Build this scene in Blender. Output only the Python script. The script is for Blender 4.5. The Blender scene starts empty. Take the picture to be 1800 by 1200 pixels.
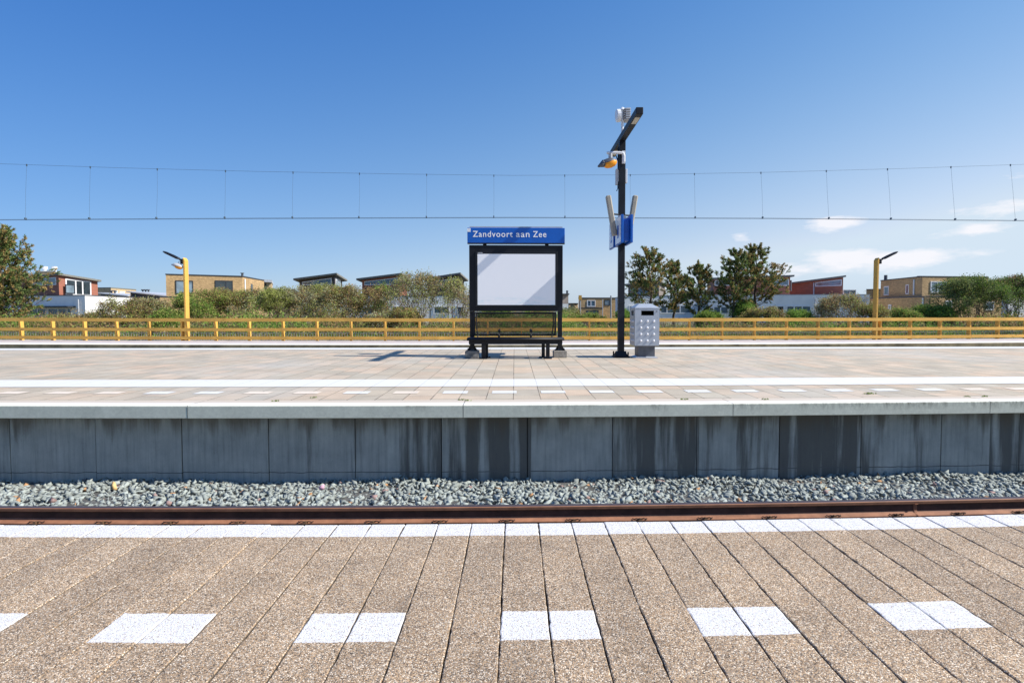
import bpy, bmesh, math, random
import numpy as np
from mathutils import Vector, Matrix

R = math.radians
scene = bpy.context.scene
col = scene.collection
# ------------------------------------------------------------------ camera model
F = 965.0; CX = 930.0; CY = 583.0
YAW = R(-1.5); PITCH = R(2.2); CAMZ = 1.28
CROT = Matrix.Rotation(YAW, 3, 'Z') @ Matrix.Rotation(math.pi/2 - PITCH, 3, 'X')

def at(px, py, Y):
    """where the sight line of a photo point meets the upright plane Y"""
    d = CROT @ Vector(((px-CX)/F, -(py-CY)/F, -1.0))
    t = Y/d.y
    return Vector((d.x*t, Y, CAMZ + d.z*t))

cam_d = bpy.data.cameras.new('camera'); cam = bpy.data.objects.new('camera', cam_d); col.objects.link(cam)
cam.location = (0, 0, CAMZ); cam.rotation_euler = (math.pi/2-PITCH, 0, YAW)
cam_d.sensor_width = 36; cam_d.lens = 36*F/1800
cam_d.shift_x = -(CX-900)/1800; cam_d.shift_y = (CY-600)/1800
cam_d.clip_start = 0.05; cam_d.clip_end = 8000
scene.camera = cam

# ------------------------------------------------------------------ light
SUNV = Vector((1.0, -0.165, 0.91)).normalized()
el = math.asin(SUNV.z)
sd = bpy.data.lights.new('sun', 'SUN'); so = bpy.data.objects.new('sun', sd); col.objects.link(so)
sd.energy = 4.5; sd.angle = R(0.53); sd.color = (1.0, 0.94, 0.855)
so.rotation_euler = (-SUNV).to_track_quat('-Z', 'Y').to_euler(); so.location = (30, -3, 30)

w = bpy.data.worlds.new('World'); scene.world = w; w.use_nodes = True
nt = w.node_tree; nt.nodes.clear()
def nn(nt, t, **k):
    n = nt.nodes.new(t)
    for a, b in k.items(): setattr(n, a, b)
    return n
out = nn(nt, 'ShaderNodeOutputWorld'); bg = nn(nt, 'ShaderNodeBackground')
sky = nn(nt, 'ShaderNodeTexSky', sky_type='NISHITA'); sky.sun_disc = False
sky.sun_elevation = el; sky.sun_rotation = math.atan2(SUNV.x, SUNV.y)
sky.altitude = 0; sky.air_density = 1.0; sky.dust_density = 0.4; sky.ozone_density = 3.0
bg.inputs[1].default_value = 0.12
tc = nn(nt, 'ShaderNodeTexCoord'); sep = nn(nt, 'ShaderNodeSeparateXYZ')
nt.links.new(tc.outputs['Generated'], sep.inputs[0])
def mth(nt, op, a, b=None, c=None, clamp=False):
    n = nn(nt, 'ShaderNodeMath', operation=op); n.use_clamp = clamp
    for i, v in enumerate((a, b, c)):
        if v is None: continue
        if isinstance(v, (int, float)): n.inputs[i].default_value = v
        else: nt.links.new(v, n.inputs[i])
    return n.outputs[0]
az = mth(nt, 'ARCTAN2', sep.outputs[0], sep.outputs[1])
ele = mth(nt, 'ARCSINE', sep.outputs[2])
cb = nn(nt, 'ShaderNodeCombineXYZ')
nt.links.new(mth(nt, 'MULTIPLY', az, 9.0), cb.inputs[0]); nt.links.new(mth(nt, 'MULTIPLY', ele, 30.0), cb.inputs[1])
ns = nn(nt, 'ShaderNodeTexNoise'); ns.inputs['Scale'].default_value = 1.0; ns.inputs['Detail'].default_value = 7; ns.inputs['Roughness'].default_value = 0.62
nt.links.new(cb.outputs[0], ns.inputs['Vector'])
def blob(a0, sa, e0, se, k):
    x = mth(nt, 'DIVIDE', mth(nt, 'SUBTRACT', az, R(a0)), R(sa)); y = mth(nt, 'DIVIDE', mth(nt, 'SUBTRACT', ele, R(e0)), R(se))
    r2 = mth(nt, 'ADD', mth(nt, 'MULTIPLY', x, x), mth(nt, 'MULTIPLY', y, y))
    return mth(nt, 'MULTIPLY', mth(nt, 'EXPONENT', mth(nt, 'MULTIPLY', r2, -1.0)), k)
bl = None
for a in ((30.5, 3.2, 7.9, .8, .85), (41.0, 3.2, 6.6, .6, .8), (42.0, 3.6, 8.0, .7, .75), (34.5, 6.5, 4.6, 1.2, .8), (27, 5, 4.0, .9, .5), (22.5, 1.2, 7.0, .5, .55), (15.0, 3.0, 2.0, .7, .5), (40, 5, 2.2, .9, .45), (42, 3, 10.6, .6, .5)):
    b = blob(*a); bl = b if bl is None else mth(nt, 'ADD', bl, b)
cm = mth(nt, 'ADD', mth(nt, 'MULTIPLY', bl, 0.95), mth(nt, 'MULTIPLY', mth(nt, 'SUBTRACT', ns.outputs[0], 0.5), 1.9))
cm = mth(nt, 'MULTIPLY', mth(nt, 'MULTIPLY', mth(nt, 'SUBTRACT', cm, 0.36), 2.9, clamp=True), 0.8)
cm = mth(nt, 'MULTIPLY', cm, mth(nt, 'MULTIPLY', bl, 3.0, clamp=True))
mx = nn(nt, 'ShaderNodeMix', data_type='RGBA'); mx.inputs[7].default_value = (7.6, 7.5, 7.7, 1)
# clear spring air: deeper blue away from the sun and overhead, paler towards it
ss = nn(nt, 'ShaderNodeSeparateColor'); nt.links.new(sky.outputs[0], ss.inputs[0]); hs = nn(nt, 'ShaderNodeCombineColor')
xc = mth(nt, 'MAXIMUM', mth(nt, 'MINIMUM', sep.outputs[0], .75), -.75); zc_ = mth(nt, 'MAXIMUM', mth(nt, 'MINIMUM', sep.outputs[2], .5), 0)
chn = []
for k_, (a_, kx, kz) in enumerate(((-.52, .80, -3.25), (-.51, .40, -1.45), (-.405, .088, -.24))):
    ex = mth(nt, 'EXPONENT', mth(nt, 'ADD', a_, mth(nt, 'ADD', mth(nt, 'MULTIPLY', xc, kx), mth(nt, 'MULTIPLY', zc_, kz))))
    chn.append(mth(nt, 'MULTIPLY', ex, mth(nt, 'MULTIPLY', mth(nt, 'POWER', mth(nt, 'MULTIPLY', ss.outputs[k_], .1), .4), 1/.12)))
chn[2] = mth(nt, 'MINIMUM', chn[2], 4.75); chn[1] = mth(nt, 'MINIMUM', chn[1], mth(nt, 'MULTIPLY', chn[2], .865)); chn[0] = mth(nt, 'MINIMUM', chn[0], mth(nt, 'MULTIPLY', chn[1], .84))
for k_ in range(3): nt.links.new(chn[k_], hs.inputs[k_])
mx.inputs[7].default_value = (5.2, 5.1, 5.3, 1)
nt.links.new(cm, mx.inputs[0]); nt.links.new(hs.outputs[0], mx.inputs[6])
nt.links.new(mx.outputs[2], bg.inputs[0]); nt.links.new(bg.outputs[0], out.inputs[0])
vs = scene.view_settings; vs.view_transform = 'Standard'; vs.look = 'None'; vs.exposure = 0.68; vs.gamma = 1

# ------------------------------------------------------------------ materials
def mat(name):
    m = bpy.data.materials.new(name); m.use_nodes = True
    n = m.node_tree; b = n.nodes['Principled BSDF']; return m, n, b
def lk(n, a, b): n.links.new(a, b)
def ramp(n, fac, stops, interp='LINEAR'):
    r = nn(n, 'ShaderNodeValToRGB'); r.color_ramp.interpolation = interp
    e = r.color_ramp.elements
    while len(e) < len(stops): e.new(0.5)
    for i, (p, c) in enumerate(stops):
        e[i].position = p; e[i].color = (c[0], c[1], c[2], 1) if not isinstance(c, (int, float)) else (c, c, c, 1)
    lk(n, fac, r.inputs[0]); return r.outputs[0]
def noise(n, vec, scale, detail=4, rough=.55, dist=0):
    t = nn(n, 'ShaderNodeTexNoise'); t.inputs['Scale'].default_value = scale; t.inputs['Detail'].default_value = detail
    t.inputs['Roughness'].default_value = rough; t.inputs['Distortion'].default_value = dist
    if vec is not None: lk(n, vec, t.inputs['Vector'])
    return t.outputs[0]
def coords(n, kind='Object', scale=None):
    t = nn(n, 'ShaderNodeTexCoord').outputs[kind]
    if scale:
        m = nn(n, 'ShaderNodeMapping'); m.inputs['Scale'].default_value = scale; lk(n, t, m.inputs[0]); return m.outputs[0]
    return t
def mixc(n, fac, a, b, mode='MIX'):
    m = nn(n, 'ShaderNodeMix', data_type='RGBA'); m.blend_type = mode
    for i, v in ((0, fac), (6, a), (7, b)):
        if isinstance(v, (int, float)): m.inputs[i].default_value = v
        elif isinstance(v, tuple): m.inputs[i].default_value = (v[0], v[1], v[2], 1)
        else: lk(n, v, m.inputs[i])
    return m.outputs[2]
def bump(n, b, h, strength=.3, dist=.01):
    k = nn(n, 'ShaderNodeBump'); k.inputs['Strength'].default_value = strength; k.inputs['Distance'].default_value = dist
    lk(n, h, k.inputs['Height']); lk(n, k.outputs[0], b.inputs['Normal'])

def plain(name, c, rough=.5, metal=0, var=.12, vscale=6, bumpk=.0, spec=None, kind='Object'):
    """a paint or stuff colour with mild uneven wear"""
    m, n, b = mat(name)
    v = coords(n, kind)
    f = noise(n, v, vscale, 6, .6)
    c2 = tuple(max(0, x*(1-var*1.6)) for x in c); c3 = tuple(min(1, x*(1+var)) for x in c)
    lk(n, ramp(n, f, ((.3, c2), (.7, c3))), b.inputs['Base Color'])
    b.inputs['Roughness'].default_value = rough; b.inputs['Metallic'].default_value = metal
    if spec is not None: b.inputs['Specular IOR Level'].default_value = spec
    if bumpk: bump(n, b, noise(n, v, vscale*12, 4), bumpk, .004)
    return m
MT = {}
MT['black'] = plain('black_paint', (.006, .007, .011), .5, var=.3, spec=.3)
MT['black_frame'] = plain('black_frame_paint', (.010, .011, .014), .4, var=.2, spec=.35)
MT['mast'] = plain('mast_paint', (.008, .011, .018), .5, var=.5, vscale=3, spec=.3)
MT['blue'] = plain('blue_enamel', (.002, .10, .46), .35, var=.06)
MT['white_enamel'] = plain('white_enamel', (.72, .74, .77), .3, var=.04)
MT['white_paint'] = plain('white_paint', (.88, .88, .88), .5, var=.05)
MT['steel'] = plain('brushed_steel', (.42, .46, .52), .42, .35, var=.08, vscale=4)
MT['steel_dark'] = plain('dark_steel', (.10, .11, .13), .5, .3, var=.2)
MT['stud'] = plain('steel_stud', (.8, .8, .82), .35, .2, var=.02)
MT['galv'] = plain('galvanised_steel', (.35, .36, .37), .5, .4, var=.15)
MT['speaker'] = plain('loudspeaker_plastic', (.36, .33, .27), .6, var=.08)
MT['orange'] = plain('orange_plastic', (.85, .32, .01), .35, var=.05)
MT['grey_plastic'] = plain('grey_plastic', (.45, .46, .48), .5, var=.08)
MT['wire'] = plain('wire', (.09, .13, .17), .5, .3, var=.1)
MT['concrete_block'] = plain('concrete_block', (.30, .28, .25), .9, var=.3, vscale=9, bumpk=.5)
MT['dark_slot'] = plain('recess_shade', (.02, .018, .015), .8)
MT['yellow_band'] = plain('tan_bracket', (.14, .075, .04), .7)
MT['clip'] = plain('rusty_clip_steel', (.05, .02, .012), .8)
MT['lamp_glass'] = plain('lamp_diffuser', (.5, .47, .4), .3)

def glass_mat(name, c, rough=.08):
    m, n, b = mat(name)
    v = coords(n, 'Object')
    f = noise(n, v, .9, 3, .5, .6)
    lk(n, ramp(n, f, ((.35, tuple(x*.45 for x in c)), (.6, c))), b.inputs['Base Color'])
    b.inputs['Roughness'].default_value = rough; b.inputs['Specular IOR Level'].default_value = .9
    return m
MT['glass_dark'] = glass_mat('window_glass_dark', (.035, .05, .06))
MT['glass_blue'] = glass_mat('window_glass_blue', (.07, .13, .18))
MT['glass_pale'] = glass_mat('window_glass_pale', (.22, .30, .36))

# poster: faded print, pale blue hills along the bottom
m, n, b = mat('poster_print')
v = coords(n, 'Generated'); s = nn(n, 'ShaderNodeSeparateXYZ'); lk(n, v, s.inputs[0])
f = noise(n, coords(n, 'Object', (2.2, 1, 7)), 1.6, 6, .6)
band = mth(n, 'MULTIPLY', mth(n, 'SUBTRACT', 0.20, s.outputs[2], clamp=True), 5.0, clamp=True)
fac = mth(n, 'MULTIPLY', mth(n, 'MULTIPLY', mth(n, 'SUBTRACT', f, .47), 6.0, clamp=True), band)
lk(n, mixc(n, mth(n, 'MULTIPLY', fac, .6), (.91, .915, .93), (.5, .74, .82)), b.inputs['Base Color'])
b.inputs['Roughness'].default_value = .35; b.inputs['Coat Weight'].default_value = .6; b.inputs['Coat Roughness'].default_value = .05
MT['poster'] = m

# near platform: exposed aggregate with white paint marks, in plan coordinates kept in the uv map
m, n, b = mat('aggregate_paving')
uv = nn(n, 'ShaderNodeUVMap'); uv.uv_map = 'plan'; v = uv.outputs[0]
vo = nn(n, 'ShaderNodeTexVoronoi'); vo.inputs['Scale'].default_value = 270; lk(n, v, vo.inputs['Vector'])
vs_ = nn(n, 'ShaderNodeSeparateColor'); lk(n, vo.outputs['Color'], vs_.inputs[0])
gr = ramp(n, vs_.outputs[0], ((0, (.05, .04, .035)), (.15, (.18, .135, .10)), (.28, (.43, .295, .185)), (.46, (.30, .22, .145)), (.6, (.53, .385, .25)), (.74, (.28, .245, .21)), (.88, (.82, .73, .61)), (1, (.54, .31, .15))), 'CONSTANT')
vo2 = nn(n, 'ShaderNodeTexVoronoi'); vo2.inputs['Scale'].default_value = 90; lk(n, v, vo2.inputs['Vector'])
vs2 = nn(n, 'ShaderNodeSeparateColor'); lk(n, vo2.outputs['Color'], vs2.inputs[0])
gr = mixc(n, .12, gr, ramp(n, vs2.outputs[1], ((0, (.20, .15, .105)), (.5, (.34, .24, .155)), (1, (.45, .365, .275)))))
big = noise(n, v, 3.0, 5, .65)
gr = mixc(n, 1.0, gr, ramp(n, big, ((.3, (.80, .79, .76)), (.7, (1.08, 1.06, 1.0)))), 'MULTIPLY')
sxa = nn(n, 'ShaderNodeSeparateXYZ'); lk(n, v, sxa.inputs[0])
bwn = nn(n, 'ShaderNodeTexWhiteNoise', noise_dimensions='1D'); lk(n, mth(n, 'FLOOR', mth(n, 'DIVIDE', mth(n, 'SUBTRACT', sxa.outputs[0], -.06-80), .2)), bwn.inputs['W'])
gr = mixc(n, 1.0, gr, ramp(n, bwn.outputs['Value'], ((0, (.95, .95, .97)), (1, (1.12, 1.11, 1.11)))), 'MULTIPLY')
sp2 = mth(n, 'MULTIPLY', mth(n, 'SUBTRACT', noise(n, v, 1.4, 3, .5, 1.5), .62), 6, clamp=True)
gr = mixc(n, mth(n, 'MULTIPLY', sp2, .28), gr, (.12, .095, .075))
sx = nn(n, 'ShaderNodeSeparateXYZ'); lk(n, v, sx.inputs[0])
wob = mth(n, 'MULTIPLY', mth(n, 'SUBTRACT', noise(n, v, 45, 3), .5), .022)
yy = mth(n, 'ADD', sx.outputs[1], wob)
EDGE = 3.285; JX = -.06; BW = .2
e1 = mth(n, 'MULTIPLY', mth(n, 'SUBTRACT', yy, EDGE-.198), 300, clamp=True)
d1 = mth(n, 'MULTIPLY', mth(n, 'SUBTRACT', yy, 2.09), 300, clamp=True)
d2 = mth(n, 'MULTIPLY', mth(n, 'SUBTRACT', 2.298, yy), 300, clamp=True)
per = mth(n, 'FRACT', mth(n, 'DIVIDE', mth(n, 'SUBTRACT', sx.outputs[0], JX-.001-80), .8))
dx = mth(n, 'LESS_THAN', per, .5)
pm = mth(n, 'MAXIMUM', e1, mth(n, 'MULTIPLY', mth(n, 'MULTIPLY', d1, d2), dx))
pore = ramp(n, vs_.outputs[1], ((0, .25), (.04, .25), (.07, 1)))
pore2 = mth(n, 'MULTIPLY', mth(n, 'SUBTRACT', noise(n, v, 130, 2), .33), 9, clamp=True)
pm2 = mth(n, 'MULTIPLY', pm, mth(n, 'MULTIPLY', pore, pore2))
wc = mixc(n, vs2.outputs[0], (.60, .60, .61), (.70, .70, .705))
gp = nn(n, 'ShaderNodeNewGeometry'); gz = nn(n, 'ShaderNodeSeparateXYZ'); lk(n, gp.outputs['Position'], gz.inputs[0])
dirt = mth(n, 'MULTIPLY', mth(n, 'MULTIPLY', mth(n, 'SUBTRACT', -.003, gz.outputs[2]), 400, clamp=True), mth(n, 'LESS_THAN', sx.outputs[1], EDGE-.03))
lk(n, mixc(n, dirt, mixc(n, pm2, gr, wc), (.11, .085, .06)), b.inputs['Base Color'])
b.inputs['Roughness'].default_value = .85; b.inputs['Specular IOR Level'].default_value = .25
bump(n, b, mth(n, 'SUBTRACT', 1, vo.outputs['Distance']), .55, .004)
MT['aggregate'] = m

# island paving
m, n, b = mat('island_paving')
uv = nn(n, 'ShaderNodeUVMap'); uv.uv_map = 'plan'
mp = nn(n, 'ShaderNodeMapping'); mp.inputs['Rotation'].default_value = (0, 0, R(90)); mp.inputs['Location'].default_value = (.18, .02, 0); lk(n, uv.outputs[0], mp.inputs[0])
br = nn(n, 'ShaderNodeTexBrick'); br.offset = .5; br.offset_frequency = 2
br.inputs['Scale'].default_value = 1; br.inputs['Mortar Size'].default_value = .0075; br.inputs['Mortar Smooth'].default_value = .2
br.inputs['Brick Width'].default_value = .6; br.inputs['Row Height'].default_value = .4; br.inputs['Bias'].default_value = 0
br.inputs['Color1'].default_value = (0, 0, 0, 1); br.inputs['Color2'].default_value = (1, 1, 1, 1); br.inputs['Mortar'].default_value = (.5, .5, .5, 1)
lk(n, mp.outputs[0], br.inputs['Vector'])
sc = nn(n, 'ShaderNodeSeparateColor'); lk(n, br.outputs['Color'], sc.inputs[0])
tile = ramp(n, sc.outputs[0], ((0, (.38, .34, .27)), (.35, (.43, .375, .29)), (.6, (.51, .40, .295)), (.8, (.42, .385, .31)), (1, (.53, .43, .325))))
fn = noise(n, uv.outputs[0], 1.3, 6, .65); fn2 = noise(n, uv.outputs[0], 60, 3, .6); fn3 = noise(n, uv.outputs[0], .28, 4, .6)
tile = mixc(n, 1, tile, ramp(n, fn, ((.25, (.78, .77, .77)), (.7, (1.12, 1.1, 1.08)))), 'MULTIPLY')
tile = mixc(n, 1, tile, ramp(n, fn2, ((.3, .85), (.7, 1.12))), 'MULTIPLY')
tile = mixc(n, mth(n, 'MULTIPLY', mth(n, 'SUBTRACT', fn3, .5), 3, clamp=True), tile, (.46, .44, .40))
gl = noise(n, uv.outputs[0], 2.2, 4, .7)
jt = mth(n, 'MULTIPLY', br.outputs['Fac'], ramp(n, gl, ((.35, .45), (.6, 1))))
lk(n, mixc(n, jt, tile, (.085, .075, .06)), b.inputs['Base Color'])
b.inputs['Roughness'].default_value = .8
bump(n, b, mth(n, 'SUBTRACT', mth(n, 'MULTIPLY', fn2, .3), jt), .5, .004)
MT['paving'] = m

def marking(name, c, worn, scale=9, joint=0.4):
    m, n, b = mat(name)
    uv = nn(n, 'ShaderNodeUVMap'); uv.uv_map = 'plan'; v = uv.outputs[0]
    f = noise(n, v, scale, 7, .68)
    cc = mixc(n, mth(n, 'MULTIPLY', mth(n, 'SUBTRACT', f, worn), 4, clamp=True), c, (.50, .44, .38))
    s = nn(n, 'ShaderNodeSeparateXYZ'); lk(n, v, s.inputs[0])
    if joint:
        fx = mth(n, 'FRACT', mth(n, 'DIVIDE', mth(n, 'ADD', s.outputs[0], 80.02-.0), joint))
        j = mth(n, 'MULTIPLY', mth(n, 'LESS_THAN', fx, .016/joint*.5), .5)
        cc = mixc(n, j, cc, (.15, .14, .12))
    lk(n, cc, b.inputs['Base Color']); b.inputs['Roughness'].default_value = .7
    return m
MT['mark'] = marking('white_marking', (.62, .62, .60), .56)
MT['mark_worn'] = marking('worn_marking', (.66, .57, .47), .50, 6, 0)

# coping concrete
m, n, b = mat('coping_concrete')
v = coords(n, 'Object'); s = nn(n, 'ShaderNodeSeparateXYZ'); lk(n, v, s.inputs[0])
f1 = noise(n, v, 3.5, 7, .7); f2 = noise(n, v, 26, 5, .7); f3 = noise(n, coords(n, 'Object', (1.0, 1, .3)), 1.1, 4, .6)
base = ramp(n, f1, ((.3, (.58, .585, .475)), (.7, (.69, .69, .565))))
sp_ = mth(n, 'MULTIPLY', mth(n, 'SUBTRACT', noise(n, coords(n, 'Object', (1, 1, .35)), 14, 6, .75), .42), 5, clamp=True)
topm = mth(n, 'MULTIPLY', mth(n, 'ADD', s.outputs[2], .12), 9, clamp=True)
zone = mth(n, 'MULTIPLY', mth(n, 'SUBTRACT', mth(n, 'ADD', mth(n, 'MULTIPLY', s.outputs[0], .035), f3), .50), 5, clamp=True)
moss = mth(n, 'MULTIPLY', mth(n, 'MULTIPLY', sp_, topm), zone)
c = mixc(n, mth(n, 'MULTIPLY', moss, .75), base, (.10, .095, .06))
c = mixc(n, 1, c, ramp(n, f2, ((.3, .9), (.7, 1.08))), 'MULTIPLY')
lk(n, c, b.inputs['Base Color']); b.inputs['Roughness'].default_value = .85; bump(n, b, f2, .3, .004)
MT['coping'] = m
# coping top: long worn stripes
m, n, b = mat('coping_top')
uv = nn(n, 'ShaderNodeUVMap'); uv.uv_map = 'plan'; v = uv.outputs[0]
s = nn(n, 'ShaderNodeSeparateXYZ'); lk(n, v, s.inputs[0])
mp = nn(n, 'ShaderNodeMapping'); mp.inputs['Scale'].default_value = (1.2, 26, 1); lk(n, v, mp.inputs[0])
f = noise(n, mp.outputs[0], 1, 6, .65)
y2 = mth(n, 'ADD', s.outputs[1], mth(n, 'MULTIPLY', mth(n, 'SUBTRACT', f, .5), .05))
wht = mth(n, 'MULTIPLY', mth(n, 'SUBTRACT', 7.655, y2), 60, clamp=True)
c = mixc(n, wht, mixc(n, f, (.36, .29, .22), (.66, .60, .52)), mixc(n, f, (.62, .60, .56), (.80, .79, .77)))
dk = mth(n, 'MULTIPLY', mth(n, 'SUBTRACT', y2, 7.86), 60, clamp=True)
c = mixc(n, dk, c, (.10, .08, .06))
lk(n, c, b.inputs['Base Color']); b.inputs['Roughness'].default_value = .8
MT['coping_top'] = m

# retaining wall panels
m, n, b = mat('wall_concrete')
v = coords(n, 'Object'); s = nn(n, 'ShaderNodeSeparateXYZ'); lk(n, v, s.inputs[0])
PW = 1.22; PX0 = -.0
pidx = mth(n, 'FLOOR', mth(n, 'DIVIDE', mth(n, 'SUBTRACT', s.outputs[0], .18-1.22*40), PW))
wn = nn(n, 'ShaderNodeTexWhiteNoise', noise_dimensions='1D'); lk(n, pidx, wn.inputs['W'])
off = nn(n, 'ShaderNodeCombineXYZ'); lk(n, mth(n, 'MULTIPLY', wn.outputs['Value'], 37), off.inputs[1])
va = nn(n, 'ShaderNodeVectorMath', operation='ADD'); lk(n, v, va.inputs[0]); lk(n, off.outputs[0], va.inputs[1])
mp = nn(n, 'ShaderNodeMapping'); mp.inputs['Scale'].default_value = (5.0, 1, .35); lk(n, va.outputs[0], mp.inputs[0])
st = noise(n, mp.outputs[0], 1.0, 6, .6)
mp2 = nn(n, 'ShaderNodeMapping'); mp2.inputs['Scale'].default_value = (22.0, 1, 1.1); lk(n, va.outputs[0], mp2.inputs[0])
st2 = noise(n, mp2.outputs[0], 1.0, 5, .65)
cl = noise(n, va.outputs[0], 2.4, 7, .68)
base = ramp(n, cl, ((.28, (.355, .35, .315)), (.72, (.52, .51, .45))))
base = mixc(n, 1, base, ramp(n, st2, ((.32, .78), (.48, .98), (.7, 1.12))), 'MULTIPLY')
xr_ = mth(n, 'DIVIDE', mth(n, 'ADD', s.outputs[0], 10.0), 20.0, clamp=True)
pv_ = ramp(n, xr_, tuple(((x+10)/20, v_) for x, v_ in ((-10, .40), (-7.1, .36), (-3.46, .42), (-1.7, .60), (-1.06, .66), (.2, .36), (1.4, .60), (2.62, .42), (3.2, .54), (3.8, .66), (5.0, .52), (6.15, .38), (7.0, .62))), 'CONSTANT')
sel = mth(n, 'SUBTRACT', pv_, .5)
stn = mth(n, 'MULTIPLY', mth(n, 'SUBTRACT', mth(n, 'ADD', st, sel), .50), 7, clamp=True)
base = mixc(n, mth(n, 'MULTIPLY', stn, .88), base, (.11, .10, .085))
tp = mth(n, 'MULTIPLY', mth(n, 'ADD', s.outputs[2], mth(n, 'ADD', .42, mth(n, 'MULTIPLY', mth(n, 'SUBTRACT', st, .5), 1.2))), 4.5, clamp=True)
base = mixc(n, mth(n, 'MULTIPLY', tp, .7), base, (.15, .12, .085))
spk = ramp(n, noise(n, v, 75, 3, .6), ((.30, .72), (.40, 1)))
base = mixc(n, 1, base, spk, 'MULTIPLY')
ln = mth(n, 'ABSOLUTE', mth(n, 'ADD', s.outputs[2], mth(n, 'ADD', 1.01, mth(n, 'MULTIPLY', mth(n, 'SUBTRACT', noise(n, va.outputs[0], 3.5, 3), .5), .05))))
base = mixc(n, mth(n, 'LESS_THAN', ln, .006), base, (.15, .14, .13))
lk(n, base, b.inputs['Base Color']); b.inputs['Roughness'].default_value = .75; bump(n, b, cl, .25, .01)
MT['wall'] = m

# rust
m, n, b = mat('rusty_steel')
v = coords(n, 'Object'); f = noise(n, v, 9, 7, .7); f2 = noise(n, coords(n, 'Object', (1.5, 8, 8)), 2, 5, .6)
c = ramp(n, f, ((.3, (.22, .095, .052)), (.7, (.36, .165, .09))))
c = mixc(n, 1, c, ramp(n, f2, ((.3, .8), (.7, 1.12))), 'MULTIPLY')
lk(n, c, b.inputs['Base Color']); b.inputs['Roughness'].default_value = .72; bump(n, b, noise(n, v, 80, 4), .2, .002)
MT['rust'] = m
m, n, b = mat('worn_rail_top')
v = coords(n, 'Object', (.6, 30, 1)); f = noise(n, v, 3, 5, .7)
lk(n, ramp(n, f, ((.3, (.07, .05, .05)), (.7, (.13, .11, .12)))), b.inputs['Base Color']); b.inputs['Roughness'].default_value = .42; b.inputs['Metallic'].default_value = .5
MT['railtop'] = m
MT['web'] = plain('shaded_grimy_rail_web', (.07, .034, .026), .8, var=.3)  # shade under the rail head put into the web colour, along with grime

def attr_mat(name, rough=.9, transl=0.0, var=None, spec=.2, bumpk=0):
    m, n, b = mat(name)
    a = nn(n, 'ShaderNodeAttribute'); a.attribute_name = 'tint'
    c = a.outputs['Color']
    if var:
        c = mixc(n, 1, c, ramp(n, noise(n, coords(n, 'Object'), var, 5, .6), ((.3, .78), (.7, 1.15))), 'MULTIPLY')
    lk(n, c, b.inputs['Base Color']); b.inputs['Roughness'].default_value = rough
    b.inputs['Specular IOR Level'].default_value = spec
    if transl:
        t = nn(n, 'ShaderNodeBsdfTranslucent'); lk(n, c, t.inputs[0]); ms = nn(n, 'ShaderNodeMixShader'); ms.inputs[0].default_value = transl
        lk(n, b.outputs[0], ms.inputs[1]); lk(n, t.outputs[0], ms.inputs[2])
        lk(n, ms.outputs[0], n.nodes['Material Output'].inputs[0])
    return m
MT['stone'] = attr_mat('ballast_stone', .8, var=30)
MT['leaf'] = attr_mat('shrub_leaf', .7, .38)
MT['needle'] = attr_mat('pine_needle', .7, .28)
MT['bark'] = plain('bark', (.10, .075, .055), .9, var=.3, vscale=8)
MT['twig'] = plain('twig_bark', (.14, .105, .085), .9, var=.3, vscale=8)

# wood
def wood(name, c):
    m, n, b = mat(name)
    v = coords(n, 'Object', (1.2, 9, 9)); f = noise(n, v, 3.0, 6, .65, .3)
    k = ramp(n, noise(n, coords(n, 'Object', (3.2, 5, 5)), 2.6, 2, .5), ((.66, 1), (.74, .45)))
    p = noise(n, coords(n, 'Object', (.55, .1, .1)), 1.3, 2)
    cc = ramp(n, f, ((.3, tuple(x*.78 for x in c)), (.7, tuple(x*1.15 for x in c))))
    cc = mixc(n, 1, cc, k, 'MULTIPLY'); cc = mixc(n, 1, cc, ramp(n, p, ((.35, .85), (.65, 1.12))), 'MULTIPLY')
    lk(n, cc, b.inputs['Base Color']); b.inputs['Roughness'].default_value = .75; bump(n, b, f, .2, .004)
    return m
MT['wood'] = wood('impregnated_timber', (.74, .415, .082))

def boards(name, c, pitch=.14):
    m, n, b = mat(name)
    v = coords(n, 'Object'); s = nn(n, 'ShaderNodeSeparateXYZ'); lk(n, v, s.inputs[0])
    fz = mth(n, 'FRACT', mth(n, 'DIVIDE', mth(n, 'ADD', s.outputs[2], 50), pitch))
    g = mth(n, 'LESS_THAN', fz, .12)
    f = noise(n, coords(n, 'Object', (.7, .7, 5)), 2.0, 5, .6)
    cc = ramp(n, f, ((.3, tuple(x*.8 for x in c)), (.7, tuple(x*1.15 for x in c))))
    cc = mixc(n, mth(n, 'MULTIPLY', g, .6), cc, tuple(x*.25 for x in c))
    lk(n, cc, b.inputs['Base Color']); b.inputs['Roughness'].default_value = .75
    bump(n, b, mth(n, 'SUBTRACT', 1, g), .5, .02)
    return m
MT['cedar'] = boards('red_cedar_boards', (.36, .135, .085))
MT['darkboards'] = boards('dark_boards', (.07, .06, .06))
MT['greyboards'] = boards('grey_boards', (.22, .19, .17))
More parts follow.
